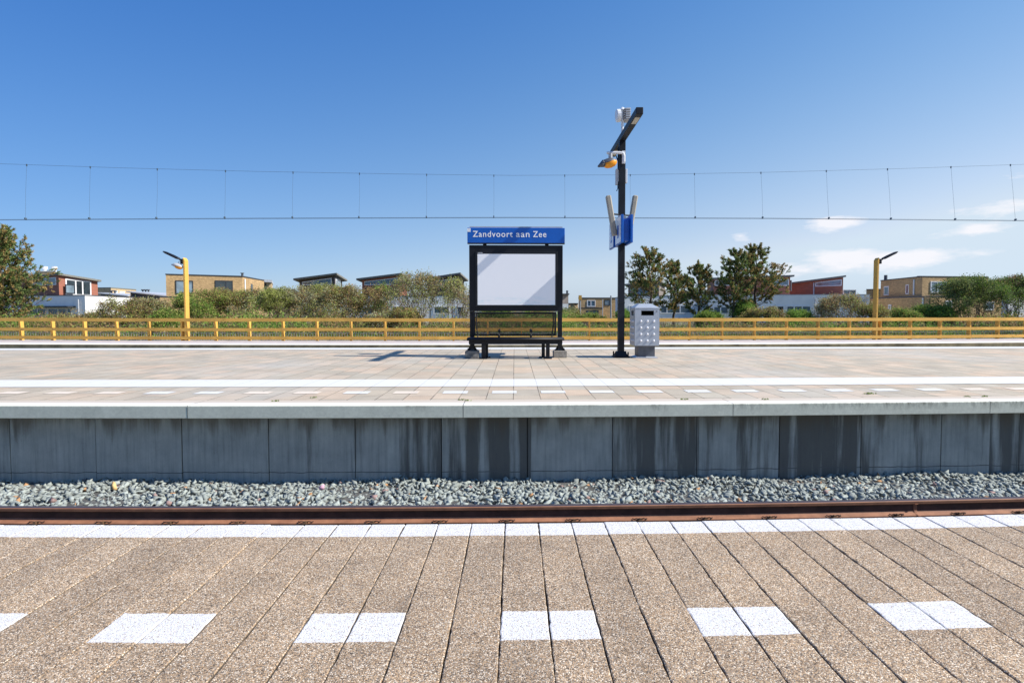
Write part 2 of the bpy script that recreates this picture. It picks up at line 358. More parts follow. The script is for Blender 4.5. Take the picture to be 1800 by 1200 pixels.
def brick(name, c):
    m, n, b = mat(name)
    v = coords(n, 'Object'); s = nn(n, 'ShaderNodeSeparateXYZ'); lk(n, v, s.inputs[0])
    cbn = nn(n, 'ShaderNodeCombineXYZ'); lk(n, mth(n, 'ADD', s.outputs[0], s.outputs[1]), cbn.inputs[0]); lk(n, s.outputs[2], cbn.inputs[1])
    br = nn(n, 'ShaderNodeTexBrick'); br.inputs['Scale'].default_value = 1; br.inputs['Brick Width'].default_value = .26; br.inputs['Row Height'].default_value = .09
    br.inputs['Mortar Size'].default_value = .012; br.inputs['Color1'].default_value = (*[x*.72 for x in c], 1); br.inputs['Color2'].default_value = (*[min(1, x*1.2) for x in c], 1)
    br.inputs['Mortar'].default_value = (*[x*.75 for x in c], 1); lk(n, cbn.outputs[0], br.inputs['Vector'])
    f = noise(n, v, .7, 6, .7)
    lk(n, mixc(n, 1, br.outputs[0], ramp(n, f, ((.3, .85), (.7, 1.1))), 'MULTIPLY'), b.inputs['Base Color']); b.inputs['Roughness'].default_value = .9
    return m
MT['brick'] = brick('tan_brick', (.50, .335, .165))
MT['brick_pale'] = brick('pale_brick', (.58, .43, .25))
MT['render'] = plain('white_render', (.80, .80, .79), .85, var=.06, vscale=.8)
MT['roof_edge'] = plain('roof_fascia', (.19, .185, .16), .7, var=.15)
MT['roof_dark'] = plain('dark_roofing', (.08, .09, .11), .8, var=.2)
MT['frame_dark'] = plain('dark_window_frame', (.03, .035, .045), .5)
MT['frame_white'] = plain('white_window_frame', (.75, .75, .75), .5)
MT['zinc'] = plain('zinc', (.5, .52, .56), .5, .2)
MT['third_wall'] = plain('mossy_concrete', (.34, .27, .15), .9, var=.35, vscale=2)
MT['third_top'] = plain('pale_asphalt', (.47, .42, .40), .9, var=.1, vscale=3)

# ground
m, n, b = mat('dune_ground')
v = coords(n, 'Object'); f = noise(n, v, .35, 8, .7); f2 = noise(n, v, 3, 6, .7)
c = ramp(n, f, ((.35, (.075, .095, .03)), (.5, (.12, .115, .05)), (.66, (.30, .25, .18))))
lk(n, mixc(n, 1, c, ramp(n, f2, ((.3, .7), (.7, 1.2))), 'MULTIPLY'), b.inputs['Base Color']); b.inputs['Roughness'].default_value = 1
MT['dune'] = m
MT['formation'] = plain('track_bed_soil', (.09, .09, .085), 1, var=.3, vscale=4)

# ------------------------------------------------------------------ mesh helpers
class Thing:
    def __init__(s, name, label, cat, loc=(0, 0, 0), group=None):
        o = bpy.data.objects.new(name, None); col.objects.link(o); o.empty_display_size = .2
        o.location = loc; o['label'] = label; o['category'] = cat
        if group: o['group'] = group
        s.o = o; s.org = Vector(loc)
class MB:
    def __init__(s): s.v = []; s.f = []; s.mi = []
    def add(s, vs, fs, mi=0):
        k = len(s.v); s.v += [tuple(x) for x in vs]; s.f += [tuple(i+k for i in f) for f in fs]; s.mi += [mi]*len(fs); return s
    def box(s, x0, x1, y0, y1, z0, z1, mi=0, M=None):
        vs = [Vector(p) for p in ((x0, y0, z0), (x1, y0, z0), (x1, y1, z0), (x0, y1, z0), (x0, y0, z1), (x1, y0, z1), (x1, y1, z1), (x0, y1, z1))]
        if M: vs = [M @ p for p in vs]
        return s.add(vs, [(0, 3, 2, 1), (4, 5, 6, 7), (0, 1, 5, 4), (1, 2, 6, 5), (2, 3, 7, 6), (3, 0, 4, 7)], mi)
    def tube(s, pts, r, n=8, cap=True, mi=0):
        pts = [Vector(p) for p in pts]; rs = r if isinstance(r, (list, tuple)) else [r]*len(pts)
        rings = []; vs = []
        up = Vector((.13, .21, 1)).normalized()
        for i, p in enumerate(pts):
            d = (pts[min(i+1, len(pts)-1)]-pts[max(i-1, 0)]).normalized()
            a = d.cross(up)
            if a.length < .1: a = d.cross(Vector((1, .1, 0)))
            a.normalize(); bb = d.cross(a)
            for k in range(n):
                t = 2*math.pi*(k+.5)/n; vs.append(p+(a*math.cos(t)+bb*math.sin(t))*rs[i])
        fs = []
        for i in range(len(pts)-1):
            for k in range(n): fs.append((i*n+k, i*n+(k+1) % n, (i+1)*n+(k+1) % n, (i+1)*n+k))
        if cap: fs.append(tuple(range(n))[::-1]); fs.append(tuple(range((len(pts)-1)*n, len(pts)*n)))
        return s.add(vs, fs, mi)
    def loft(s, rings, mi=0, cap=True):
        n = len(rings[0]); vs = [p for r in rings for p in r]; fs = []
        for i in range(len(rings)-1):
            for k in range(n): fs.append((i*n+k, i*n+(k+1) % n, (i+1)*n+(k+1) % n, (i+1)*n+k))
        if cap: fs.append(tuple(range(n))[::-1]); fs.append(tuple(range((len(rings)-1)*n, len(rings)*n)))
        return s.add(vs, fs, mi)
    def build(s, name, mats, thing=None, parent=None, bevel=0, smooth=False, fix=True):
        me = bpy.data.meshes.new(name)
        o_ = thing.org if thing else Vector((0, 0, 0))
        me.from_pydata([tuple(Vector(p)-o_) for p in s.v], [], s.f)
        if not isinstance(mats, (list, tuple)): mats = [mats]
        for x in mats: me.materials.append(MT[x] if isinstance(x, str) else x)
        if len(mats) > 1: me.polygons.foreach_set('material_index', s.mi)
        if fix:
            bm = bmesh.new(); bm.from_mesh(me); bmesh.ops.recalc_face_normals(bm, faces=bm.faces); bm.to_mesh(me); bm.free()
        if smooth: me.polygons.foreach_set('use_smooth', [True]*len(me.polygons))
        me.update()
        o = bpy.data.objects.new(name, me); col.objects.link(o)
        if thing: o.parent = parent if parent else thing.o
        if bevel:
            b = o.modifiers.new('bevel', 'BEVEL'); b.width = bevel; b.segments = 2; b.limit_method = 'ANGLE'; b.angle_limit = R(40)
            for p in me.polygons: p.use_smooth = False
        return o
def struct(o, kind='structure'): o['kind'] = kind; return o
def tag(o, label, cat, group=None):
    o['label'] = label; o['category'] = cat
    if group: o['group'] = group
    return o
def quick(name, V, Fc, tint, m, thing=None, parent=None):
    """numpy mesh: V (n,3), Fc (m,k), tint (m,3)"""
    me = bpy.data.meshes.new(name); V = np.asarray(V, dtype=np.float32); Fc = np.asarray(Fc, dtype=np.int32); k = Fc.shape[1]
    if thing: V = V-np.array(thing.org, dtype=np.float32)
    me.vertices.add(len(V)); me.vertices.foreach_set('co', V.ravel())
    me.loops.add(Fc.size); me.loops.foreach_set('vertex_index', Fc.ravel())
    me.polygons.add(len(Fc)); me.polygons.foreach_set('loop_start', np.arange(0, Fc.size, k, dtype=np.int32)); me.polygons.foreach_set('loop_total', np.full(len(Fc), k, dtype=np.int32))
    me.update(calc_edges=True)
    if tint is not None:
        a = me.attributes.new('tint', 'FLOAT_COLOR', 'FACE')
        cc = np.ones((len(Fc), 4), dtype=np.float32); cc[:, :3] = tint; a.data.foreach_set('color', cc.ravel())
    me.materials.append(MT[m]); o = bpy.data.objects.new(name, me); col.objects.link(o)
    if thing: o.parent = parent if parent else thing.o
    return o

def warpk(Y):
    if Y < 2: k = .0195/2*max(0, (Y+2)/4)
    elif Y < 8: k = .0195/Y
    else: k = .0195/8*max(0, 1-(Y-8)/5)
    return k
def warp(p):
    x, y, z = p; ax = min(abs(x), 8.0); g = ax*ax+(abs(x)-ax)*16*.3
    return (x, y+g*warpk(y), z)
def strip(profile, xs, name, mats, mis=None, closed=False):
    """sweep a (y,z) profile along x with the platform's slight curve; keeps plan coordinates in uv 'plan'"""
    vs = []; uvs = []; n = len(profile)
    for x in xs:
        for (y, z) in profile: vs.append(warp((x, y, z))); uvs.append((x, y))
    fs = []; mi = []
    seg = n if closed else n-1
    for i in range(len(xs)-1):
        for k in range(seg):
            a, b_ = i*n+k, i*n+(k+1) % n
            fs.append((a, b_, b_+n, a+n)); mi.append(mis[k] if mis else 0)
    me = bpy.data.meshes.new(name); me.from_pydata(vs, [], fs)
    u = me.uv_layers.new(name='plan')
    for l in me.loops: u.data[l.index].uv = uvs[l.vertex_index]
    for x in mats: me.materials.append(MT[x])
    me.polygons.foreach_set('material_index', mi); me.update()
    o = bpy.data.objects.new(name, me); col.objects.link(o); return o
def frange(a, b, s):
    n = max(1, int(round((b-a)/s))); return [a+(b-a)*i/n for i in range(n+1)]

# ------------------------------------------------------------------ ground
gx = sorted(set([-3000, -600, -200, -100] + frange(-60, 60, 4) + [100, 200, 600, 3000]))
gy = [26.4, 28, 30, 33, 36, 40, 45, 50, 60, 75, 100, 150, 300, 800, 4000]
rg = random.Random(3)
g = MB(); vs = []
for y in gy:
    for x in gx:
        z = -.45 + min(1, max(0, (y-28)/16))*.45 + (rg.uniform(-.1, .1) if 28 < y < 80 else 0)
        if y > 200: z = 0
        vs.append((x, y, z))
W = len(gx)
g.add(vs, [(j*W+i, j*W+i+1, (j+1)*W+i+1, (j+1)*W+i) for j in range(len(gy)-1) for i in range(W-1)])
struct(g.build('ground', 'dune', fix=False))
tb = MB(); tb.add([(-3000, -3000, -1.45), (3000, -3000, -1.45), (3000, 26.6, -1.45), (-3000, 26.6, -1.45)], [(0, 1, 2, 3)])
struct(tb.build('track_bed', 'formation', fix=False))

# ------------------------------------------------------------------ near platform: separate edge boards with real open joints
vs = []; fs = []; uvs = []; rg = random.Random(11)
ys = frange(-.6, EDGE-.02, .03) + [EDGE-.012, EDGE-.004, EDGE]
for k in range(-55, 56):
    x0 = JX+k*BW; x1 = x0+BW; gap = .0008+rg.uniform(0, .0012); dz = rg.uniform(-.0016, .0016); front = rg.uniform(-.006, .004)
    ph = rg.uniform(0, 100)
    base = len(vs)
    for j, y in enumerate(ys):
        a0 = rg.gauss(0, .0013) + .0012*math.sin(y*7+ph); a1 = rg.gauss(0, .0013) + .0012*math.sin(y*6+ph*2)
        drop = 0 if j < len(ys)-3 else (.003, .010, .022)[j-(len(ys)-3)]
        z = dz-drop
        yf = y+(front if y > 1 else 0)
        prof = ((x0+gap, -.06), (x0+gap+a0*.5, z-.008), (x0+gap+.002+a0, z-.002), (x0+gap+.006+a0*.6, z), (x1-gap-.006+a1*.6, z), (x1-gap-.002+a1, z-.002), (x1-gap+a1*.5, z-.008), (x1-gap, -.06))
        for px_, pz in prof:
            vs.append(warp((px_, yf, pz))); uvs.append((px_, yf))
    m_ = 8
    for j in range(len(ys)-1):
        for i in range(m_-1):
            a = base+j*m_+i; fs.append((a, a+1, a+m_+1, a+m_))
    # front face
    j = len(ys)-1; q = base+j*m_
    k0 = len(vs)
    for i in range(m_):
        p = vs[q+i]; vs.append((p[0], p[1]+.002, -.17)); uvs.append(uvs[q+i])
    for i in range(m_-1): fs.append((q+i, q+i+1, k0+i+1, k0+i))
me = bpy.data.meshes.new('near_platform'); me.from_pydata(vs, [], fs); u = me.uv_layers.new(name='plan')
arr = np.array(uvs, dtype=np.float32); li = np.zeros(len(me.loops), dtype=np.int32); me.loops.foreach_get('vertex_index', li); u.data.foreach_set('uv', arr[li].ravel())
me.materials.append(MT['aggregate']); me.update()
o = bpy.data.objects.new('near_platform', me); col.objects.link(o); struct(o)
b_ = MB(); xs_ = frange(-60, 60, 2)
struct(strip([(-8, -.002), (-.6, -.002)], xs_, 'platform_rear', ['aggregate']))
struct(strip([(EDGE-.012, -.035), (EDGE-.012, -.18), (EDGE-.25, -.18), (EDGE-.25, -1.5)], frange(-60, 60, 1), 'platform_substructure', ['wall']))
struct(strip([(-.62, -.036), (EDGE-.03, -.036)], frange(-60, 60, 1), 'joint_bedding', ['formation']))

# ------------------------------------------------------------------ running rail
RY = 5.665; RZ = -.91   # centre of the foot, underside
prof = [(-.07, 0), (-.07, .012), (-.022, .028), (-.009, .045), (-.008, .105), (-.014, .118), (-.034, .124), (-.036, .152), (-.030, .159), (-.018, .162),
        (.018, .162), (.030, .159), (.036, .152), (.034, .124), (.014, .118), (.008, .105), (.009, .045), (.022, .028), (.07, .012), (.07, 0)]
rail = Thing('running_rail', 'long rusty brown steel rail lying between the white platform edge and the grey stones', 'rail', (0, RY, RZ))
def rail_mb(x0, x1, s=1.0):
    me_v = []; xs = frange(x0, x1, .5); vs = []; n_ = len(prof); fs = []; mi = []
    for x in xs:
        for (y, z) in prof: vs.append(warp((x, RY+y*s, RZ+z*(1 if s == 1 else 1))))
    for i in range(len(xs)-1):
        for k in range(n_):
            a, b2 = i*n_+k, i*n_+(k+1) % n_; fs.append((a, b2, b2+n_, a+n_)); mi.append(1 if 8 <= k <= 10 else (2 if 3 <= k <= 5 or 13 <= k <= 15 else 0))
    q = MB(); q.v = vs; q.f = fs; q.mi = mi; return q
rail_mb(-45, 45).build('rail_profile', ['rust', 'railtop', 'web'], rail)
# weld collar where the rail shows a joint
wx = at(1615, 880, RY).x
q = MB(); pv = []
for dx_, k in ((-.02, 1.02), (-.012, 1.25), (.012, 1.25), (.02, 1.02)):
    pv.append([warp((wx+dx_, RY+y*k if abs(y) > .02 else RY+y*2.0*k/1.2, RZ+z*(1.0 if z > .11 else 1.0)+.001)) for (y, z) in prof if z < .125])
q.loft(pv).build('weld_collar', 'rust', rail)
SP = .69
xs0 = at(892, 914, RY).x
for k in range(-12, 14):
    x = xs0+k*SP; yk = warp((x, RY-.07, 0))[1]
    q = MB()
    q.box(x-.022, x+.022, yk-.03, yk+.025, RZ+.012, RZ+.024, 1)
    q.box(x-.010, x+.010, yk-.02, yk+.01, RZ+.024, RZ+.036, 1)
    for sg in (-1, 1):
        q.tube([(x+sg*.015, yk+.005, RZ+.026), (x+sg*.04, yk-.01, RZ+.036), (x+sg*.065, yk-.005, RZ+.026), (x+sg*.075, yk+.015, RZ+.028)], .006, 6, mi=0)
    q.build('rail_clip', ['clip', 'yellow_band'], rail)
# concrete sleepers are buried: only a bed under the clips
struct(strip([(3.6, -.945), (6.2, -.945)], frange(-45, 45, 1), 'sleeper_bed', ['formation']))

# ------------------------------------------------------------------ ballast stones
rng = np.random.default_rng(5)
def rock_variants(n):
    res = []
    for i in range(n):
        bm = bmesh.new(); k = rng.integers(6, 10)
        P = rng.normal(size=(k, 3)); P /= np.linalg.norm(P, axis=1)[:, None]; P *= rng.uniform(.6, 1.15, (k, 1)); P *= np.array([1.1, .8, .6])*rng.uniform(.8, 1.2, 3)
        for p in P: bm.verts.new(p)
        bmesh.ops.convex_hull(bm, input=bm.verts)
        bmesh.ops.triangulate(bm, faces=bm.faces)
        bm.verts.ensure_lookup_table()
        used = [v_ for v_ in bm.verts if v_.link_faces]
        idx = {v_.index: j for j, v_ in enumerate(used)}
        res.append((np.array([v_.co[:] for v_ in used]), np.array([[idx[v_.index] for v_ in f_.verts] for f_ in bm.faces]))); bm.free()
    return res
RV = rock_variants(36)
def zb(y):   # height of the ballast surface between rail and wall
    return np.interp(y, [5.9, 6.3, 6.6, 7.2, 7.9], [-.96, -.975, -1.0, -1.07, -1.13])
def rmat(a, b, c):
    ca, sa, cb_, sb, cc, sc_ = math.cos(a), math.sin(a), math.cos(b), math.sin(b), math.cos(c), math.sin(c)
    return np.array([[ca, -sa, 0], [sa, ca, 0], [0, 0, 1]]) @ np.array([[cb_, 0, sb], [0, 1, 0], [-sb, 0, cb_]]) @ np.array([[1, 0, 0], [0, cc, -sc_], [0, sc_, cc]])
V = []; Fc = []; T = []; nv = 0
def put(x, y, z, s, tint):
    global nv
    P, fcs = RV[rng.integers(len(RV))]
    M = rmat(rng.uniform(0, 6.28), rng.normal(0, .5), rng.normal(0, .5))
    Q = P @ M.T*s*np.array([1, 1, .95])+np.array([x, y, z]); wp = [warp(q_) for q_ in Q]
    V.append(np.array(wp)); Fc.append(fcs+nv); T.append(np.tile(tint, (len(fcs), 1))); nv += len(P)
def stone_col():
    r = rng.random()
    if r < .012: c = np.array([.42, .24, .12])
    elif r < .02: c = np.array([.32, .22, .2])
    else:
        g_ = rng.uniform(.24, .39); c = np.array([g_*.93, g_*1.03, g_*.97])
    return c
sp = .070
for y in np.arange(5.92, 7.80, sp*.68):
    for x in np.arange(-10.5, 11.5, sp):
        xx = x+rng.uniform(-.5, .5)*sp; y2 = y+rng.uniform(-.5, .5)*sp
        s = rng.uniform(.038, .066) if rng.random() > .1 else rng.uniform(.066, .082)
        lump = .02*math.sin(xx*1.7+y2*3)+.012*math.sin(xx*4.3+1)
        put(xx, y2, float(zb(y2))+lump+rng.uniform(-.02, .022)-.018, s, stone_col())
for y in np.arange(4.7, 5.50, .07):   # stones between the rails, mostly out of sight below the near edge
    for x in np.arange(-9, 9.5, .08): put(x+rng.uniform(-.03, .03), y+rng.uniform(-.03, .03), -.945+rng.uniform(-.02, .02), rng.uniform(.04, .065), stone_col())
for x, c in ((-5.3, (.75, .5, .22)), (-2.55, (.62, .36, .46)), (-1.05, (.45, .30, .2)), (4.05, (.5, .38, .2))):
    put(x, 7.25 if x != 4.05 else 6.9, float(zb(7.2))+.03, .065, np.array(c))
st_ = quick('ballast_stones', np.vstack(V), np.vstack(Fc), np.vstack(T), 'stone')
tag(st_, 'grey green crushed stone ballast heaped along the foot of the dark platform wall', 'ballast'); st_['kind'] = 'stuff'
struct(strip([(5.86, -.985), (6.6, -1.03), (7.2, -1.10), (7.9, -1.16)], frange(-45, 45, 1), 'ballast_bed', ['formation']))

# ------------------------------------------------------------------ island platform: wall, coping, paving
WY = 7.76; CE = 7.44
# panels with real joints
vs = []; fs = []; jx0 = at(927, 800, WY).x
q = MB()
rg = random.Random(4)
for k in range(-30, 31):
    x0 = jx0+k*PW+.007; x1 = x0+PW-.014; dy = rg.uniform(-.006, .006)
    nx = 6
    for i in range(nx):
        xa = x0+(x1-x0)*i/nx; xb = x0+(x1-x0)*(i+1)/nx
        q.add([warp((xa, WY+dy, -1.5)), warp((xb, WY+dy, -1.5)), warp((xb, WY+dy, -.10)), warp((xa, WY+dy, -.10))], [(0, 1, 2, 3)])
    for xe, s_ in ((x0, -1), (x1, 1)):
        q.add([warp((xe, WY+dy, -1.5)), warp((xe+s_*.004, WY+.05, -1.5)), warp((xe+s_*.004, WY+.05, -.1)), warp((xe, WY+dy, -.1))], [(0, 1, 2, 3)])
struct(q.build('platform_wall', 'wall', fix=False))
struct(strip([(WY+.06, -.1), (WY+.06, -1.5)], frange(-50, 50, 1), 'wall_backing', ['formation']))
# coping in segments
CL = 3.72; c0 = at(814, 724, CE).x
q = MB(); q2v = []
for k in range(-14, 15):
    xs = frange(c0+k*CL+.004, c0+(k+1)*CL-.004, .3); dy = rg.uniform(-.004, .004)
    pr = [(CE+.012+dy, -.178), (CE+dy, -.170), (CE+dy, -.012), (CE+.008+dy, -.002), (CE+.02+dy, 0), (7.87, 0), (7.87, -.03)]
    o = strip(pr, xs, 'coping_tmp', ['coping', 'coping_top'], [0, 0, 0, 1, 1, 0]); q2v.append(o)
    o2 = strip([(CE+.012+dy, -.178), (7.9, -.178)], xs, 'coping_tmp', ['coping']); q2v.append(o2)
# join the segments into one structure
def joinm(objs, name):
    bm = bmesh.new(); mats = []
    for o in objs:
        me = o.data
        remap = {}
        for i, mm in enumerate(me.materials):
            if mm not in mats: mats.append(mm)
            remap[i] = mats.index(mm)
        for p in me.polygons: p.material_index = remap[p.material_index]
        bm.from_mesh(me)
    me = bpy.data.meshes.new(name); bm.to_mesh(me); bm.free()
    for mm in mats: me.materials.append(mm)
    for o in objs: bpy.data.objects.remove(o)
    o = bpy.data.objects.new(name, me); col.objects.link(o); return o
struct(joinm(q2v, 'platform_coping'))
FE = 19.15
struct(strip([(7.885, -.006), (8.3, -.006), (9, -.006), (10, -.006), (11, -.006), (13, -.006), (FE-.3, -.006), (FE, -.006), (FE, -.19), (FE-.2, -.19), (FE-.2, -1.5)],
             frange(-60, 60, 1), 'island_platform', ['paving', 'coping'], [0]*7+[1]*3))
# markings as thin sheets
struct(strip([(9.28, 0), (9.78, 0), (10.27, 0)], frange(-60, 60, .5), 'guide_stripe', ['mark']))
struct(strip([(18.25, 0), (FE-.05, 0)], frange(-60, 60, 1), 'far_edge_stripe', ['mark']))
ms = []
dx0 = at(951, 689, 8.62).x
for k in range(-14, 16):
    xx = dx0+k*.77
    worn = k < -8 and k != -7 or k in (-6, -5, -3) or k > 8
    dl = rg.uniform(-.01, .01)
    ms.append(strip([(8.50, -.001), (8.76, -.001)], [xx, xx+.19, xx+.385], 'dash_tmp', ['mark_worn' if worn else 'mark']))
struct(joinm(ms, 'dash_markings'))
# little weeds in the joint by the coping
V = []; Fc = []; T = []; nv = 0
for px_, py_ in ((1528, 692), (1700, 697), (812, 703), (823, 704), (484, 705), (1203, 702), (1345, 702), (1730, 697), (552, 699)):
    p = at(px_, py_, 7.9); Yg = 7.9
    # meet the ground
    d = CROT @ Vector(((px_-CX)/F, -(py_-CY)/F, -1)); t = -CAMZ/d.z; gxp, gyp = d.x*t, d.y*t
    big_ = px_ == 1528
    for i in range(60 if big_ else 22):
        a = rng.uniform(0, 6.28); r = rng.uniform(0, .05 if big_ else .03); h = rng.uniform(.008, .03)
        c = np.array([gxp+r*math.cos(a)*(2.2 if big_ else 2), gyp+r*math.sin(a), 0])
        s = .008; a2 = rng.uniform(0, 6.28)
        V.append(np.array([c+[s*math.cos(a2), s*math.sin(a2), 0], c+[-s*math.cos(a2), -s*math.sin(a2), 0], c+[.012*math.sin(a), .012*math.cos(a), h]])); Fc.append([nv, nv+1, nv+2]); nv += 3
        T.append(np.array([.13, .20, .03])*rng.uniform(.7, 1.4))
wd = quick('weeds', np.vstack(V), np.array(Fc), np.array(T), 'leaf'); tag(wd, 'tiny green weeds sprouting in the paving joints by the platform edge', 'weeds'); wd['kind'] = 'stuff'

# ------------------------------------------------------------------ third platform
TE = 23.1; TZ = -.15
def fy(x):   # line of the fence: both ends bend away
    return 26.0 + 1.0*.0020*x*x if abs(x) < 30 else 26.0+1.0*.0020*900+.096*(abs(x)-30)
q = MB(); xs = frange(-70, 70, 2)
def bow(x): return fy(x)-26.0
vs = []; mi = []
prf = [(TE-.02, -1.45), (TE-.02, TZ-.02), (TE, TZ), (TE+.9, TZ), (26.6, TZ), (26.6, -1.0)]
mis = [0, 0, 1, 2, 2]
for x in xs:
    for (y, z) in prf: vs.append((x, y+bow(x), z))
n_ = len(prf)
for i in range(len(xs)-1):
    for k in range(n_-1): q.f.append((i*n_+k, i*n_+k+1, (i+1)*n_+k+1, (i+1)*n_+k)); q.mi.append(mis[k])
q.v = vs
struct(q.build('rear_platform', ['third_wall', 'white_paint', 'third_top'], fix=False))

# ------------------------------------------------------------------ timber fence
fence = Thing('timber_fence', 'long yellow brown timber fence with three rails running behind the far platform', 'fence', (0, 26, TZ))
FSP = 1.62; fx0 = at(1213+2, 575, 26).x
ks = list(range(-22, 20))
def fpt(x, dy, z): return Vector((x, fy(x)+dy, z))
rg = random.Random(8)
for k in ks:
    x = fx0+k*FSP
    q = MB(); s_ = (fy(x+.01)-fy(x-.01))/.02; ang = math.atan(s_)
    M = Matrix.Translation((x, fy(x), 0)) @ Matrix.Rotation(ang+rg.uniform(-.01, .01), 4, 'Z')
    q.box(-.035, .035, .045, .24, TZ-.1, .90, M=M)
    q.build('post', 'wood', fence)
for (z0, z1, th) in ((.765, .925, .02), (.315, .46, .02), (-.085, .062, .02)):
    for k in ks[:-1]:
        if (k % 3) != 0: continue
        xa = fx0+k*FSP+.003; xb = min(fx0+(k+3)*FSP-.003, fx0+ks[-1]*FSP)
        dz = rg.uniform(-.008, .008); rings = []
        for i in range(7):
            x = xa+(xb-xa)*i/6
            rings.append([fpt(x, -.02, z0+dz), fpt(x, -.02, z1+dz), fpt(x, .043, z1+dz), fpt(x, .043, z0+dz)])
        q = MB(); q.loft(rings); q.build('rail', 'wood', fence)
# low steel railing behind it
sr = Thing('steel_railing', 'low grey steel railing of thin upright bars seen through the timber fence', 'railing', (0, 27.6, -.3))
q = MB()
for i in range(620):
    x = -42+i*.135
    q.tube([(x, 27.6+bow(x), -.6), (x, 27.6+bow(x), .18)], .009, 4)
q.build('bars', 'galv', sr)
q = MB()
for z in (.16, -.35):
    q.tube([(x, 27.6+bow(x), z) for x in frange(-42, 42, 2)], .009, 6)
q.build('crossbar', 'galv', sr)

# ------------------------------------------------------------------ wooden lamp posts
def lamp_post(px, top, side, label, cctv):
    Y = fy(at(px, 500, 26).x)+.12; p = at(px, top, Y); x = p.x; zt = p.z
    t = Thing('lamp_post', label, 'lamp post', (x, Y, TZ), 'timber lamp posts standing in the fence')
    q = MB(); hw = .04; y0, y1 = Y-.1, Y+.2
    # chamfered top leaning towards the lamp side
    L = [(x-hw, y0), (x+hw, y0), (x+hw, y1), (x-hw, y1)]
    q.add([(a, b2, TZ-.1) for a, b2 in L]+[(x-hw, y0, zt-(0 if side < 0 else .12)), (x+hw, y0, zt-(.12 if side < 0 else 0)), (x+hw, y1, zt-(.12 if side < 0 else 0)), (x-hw, y1, zt-(0 if side < 0 else .12))],
          [(0, 3, 2, 1), (4, 5, 6, 7), (0, 1, 5, 4), (1, 2, 6, 5), (2, 3, 7, 6), (3, 0, 4, 7)])
    q.build('post', 'wood', t, bevel=.006)
    q = MB(); s = side
    q.box(min(x+s*hw, x+s*.17), max(x+s*hw, x+s*.17), Y-.10, Y+.06, zt-.30, zt-.06)
    q.tube([(x+s*.12, Y-.02, zt-.13), (x+s*.26, Y-.02, zt-.07)], .04, 8)
    q.build('bracket', 'black', t, bevel=.01)
    # lamp head: flat tapering housing
    a = Vector((x+s*.2, Y-.02, zt-.09)); d = Vector((s*.86, 0, .42)).normalized(); nrm = Vector((-s*d.z, 0, abs(d.x))).normalized()
    rings = []
    for u_, w_, h_ in ((0, .05, .03), (.10, .10, .055), (.35, .13, .06), (.75, .13, .045), (.84, .10, .03), (.87, .06, .015)):
        c = a+d*u_
        rings.append([c+Vector((0, -w_, 0))-nrm*h_*.4, c+Vector((0, -w_, 0))+nrm*h_*.4, c+Vector((0, -w_*.6, 0))+nrm*h_, c+Vector((0, w_*.6, 0))+nrm*h_, c+Vector((0, w_, 0))+nrm*h_*.4, c+Vector((0, w_, 0))-nrm*h_*.4])
    q = MB(); q.loft(rings); hd = q.build('lamp_head', 'black', t)
    q = MB(); c0_, c1_ = a+d*.14-nrm*.035, a+d*.78-nrm*.03
    q.add([c0_+Vector((0, -.09, 0)), c1_+Vector((0, -.09, 0)), c1_+Vector((0, .09, 0)), c0_+Vector((0, .09, 0))]+[v_-nrm*.012 for v_ in (c0_+Vector((0, -.09, 0)), c1_+Vector((0, -.09, 0)), c1_+Vector((0, .09, 0)), c0_+Vector((0, .09, 0)))],
          [(0, 1, 2, 3), (7, 6, 5, 4), (0, 4, 5, 1), (1, 5, 6, 2), (2, 6, 7, 3), (3, 7, 4, 0)])
    q.build('diffuser', 'lamp_glass', t, hd)
    if cctv: camera_head(t, Vector((x+s*.27, Y-.05, zt-.42)), Vector((x+s*.03, Y-.05, zt-.32)), s)
def ellip(c, rx, ry, rz, zlo=-1, zhi=1, n=14, m=8):
    rings = []
    for j in range(m+1):
        u_ = zlo+(zhi-zlo)*j/m; rr = math.sqrt(max(.0004, 1-u_*u_))
        rings.append([Vector((c.x+rx*rr*math.cos(2*math.pi*k/n), c.y+ry*rr*math.sin(2*math.pi*k/n), c.z+rz*u_)) for k in range(n)])
    return rings
def camera_head(t, c, att, s, big=1.0):
    """hanging dome camera: grey hood over an orange bowl, on a pale bracket"""
    q = MB(); rings = []
    tilt = Matrix.Rotation(-s*R(16), 3, 'Y')
    def tr(rg_): return [[c+tilt @ (p-c) for p in r] for r in rg_]
    body = q.loft(tr(ellip(c, .19*big, .12*big, .13*big, -1, .12))).build('orange_bowl', 'orange', t, smooth=True)
    hood = MB(); rr = ellip(c+Vector((s*.05*big, 0, .012)), .25*big, .13*big, .13*big, .0, 1)
    hood.loft(tr(rr))
    pk = c+tilt @ Vector((s*.36*big, 0, -.005))
    hood.tube([c+tilt @ Vector((s*.14*big, 0, .02)), pk], [.10*big, .015], 10)
    hood.build('hood', 'grey_plastic', t, smooth=True)
    q = MB(); q.tube([c+Vector((0, 0, .06)), c+Vector((0, 0, .22*big)), Vector(((c.x+att.x)/2, att.y, max(att.z, c.z+.24*big))), att], .02*big, 8)
    q.build('camera_bracket', 'white_enamel', t, smooth=True)
lamp_post(325, 453, -1, 'yellow timber lamp post with black lamp head and orange camera, left behind the fence', True)
lamp_post(1542, 453, 1, 'brown timber lamp post with a single black lamp head, right behind the fence', False)

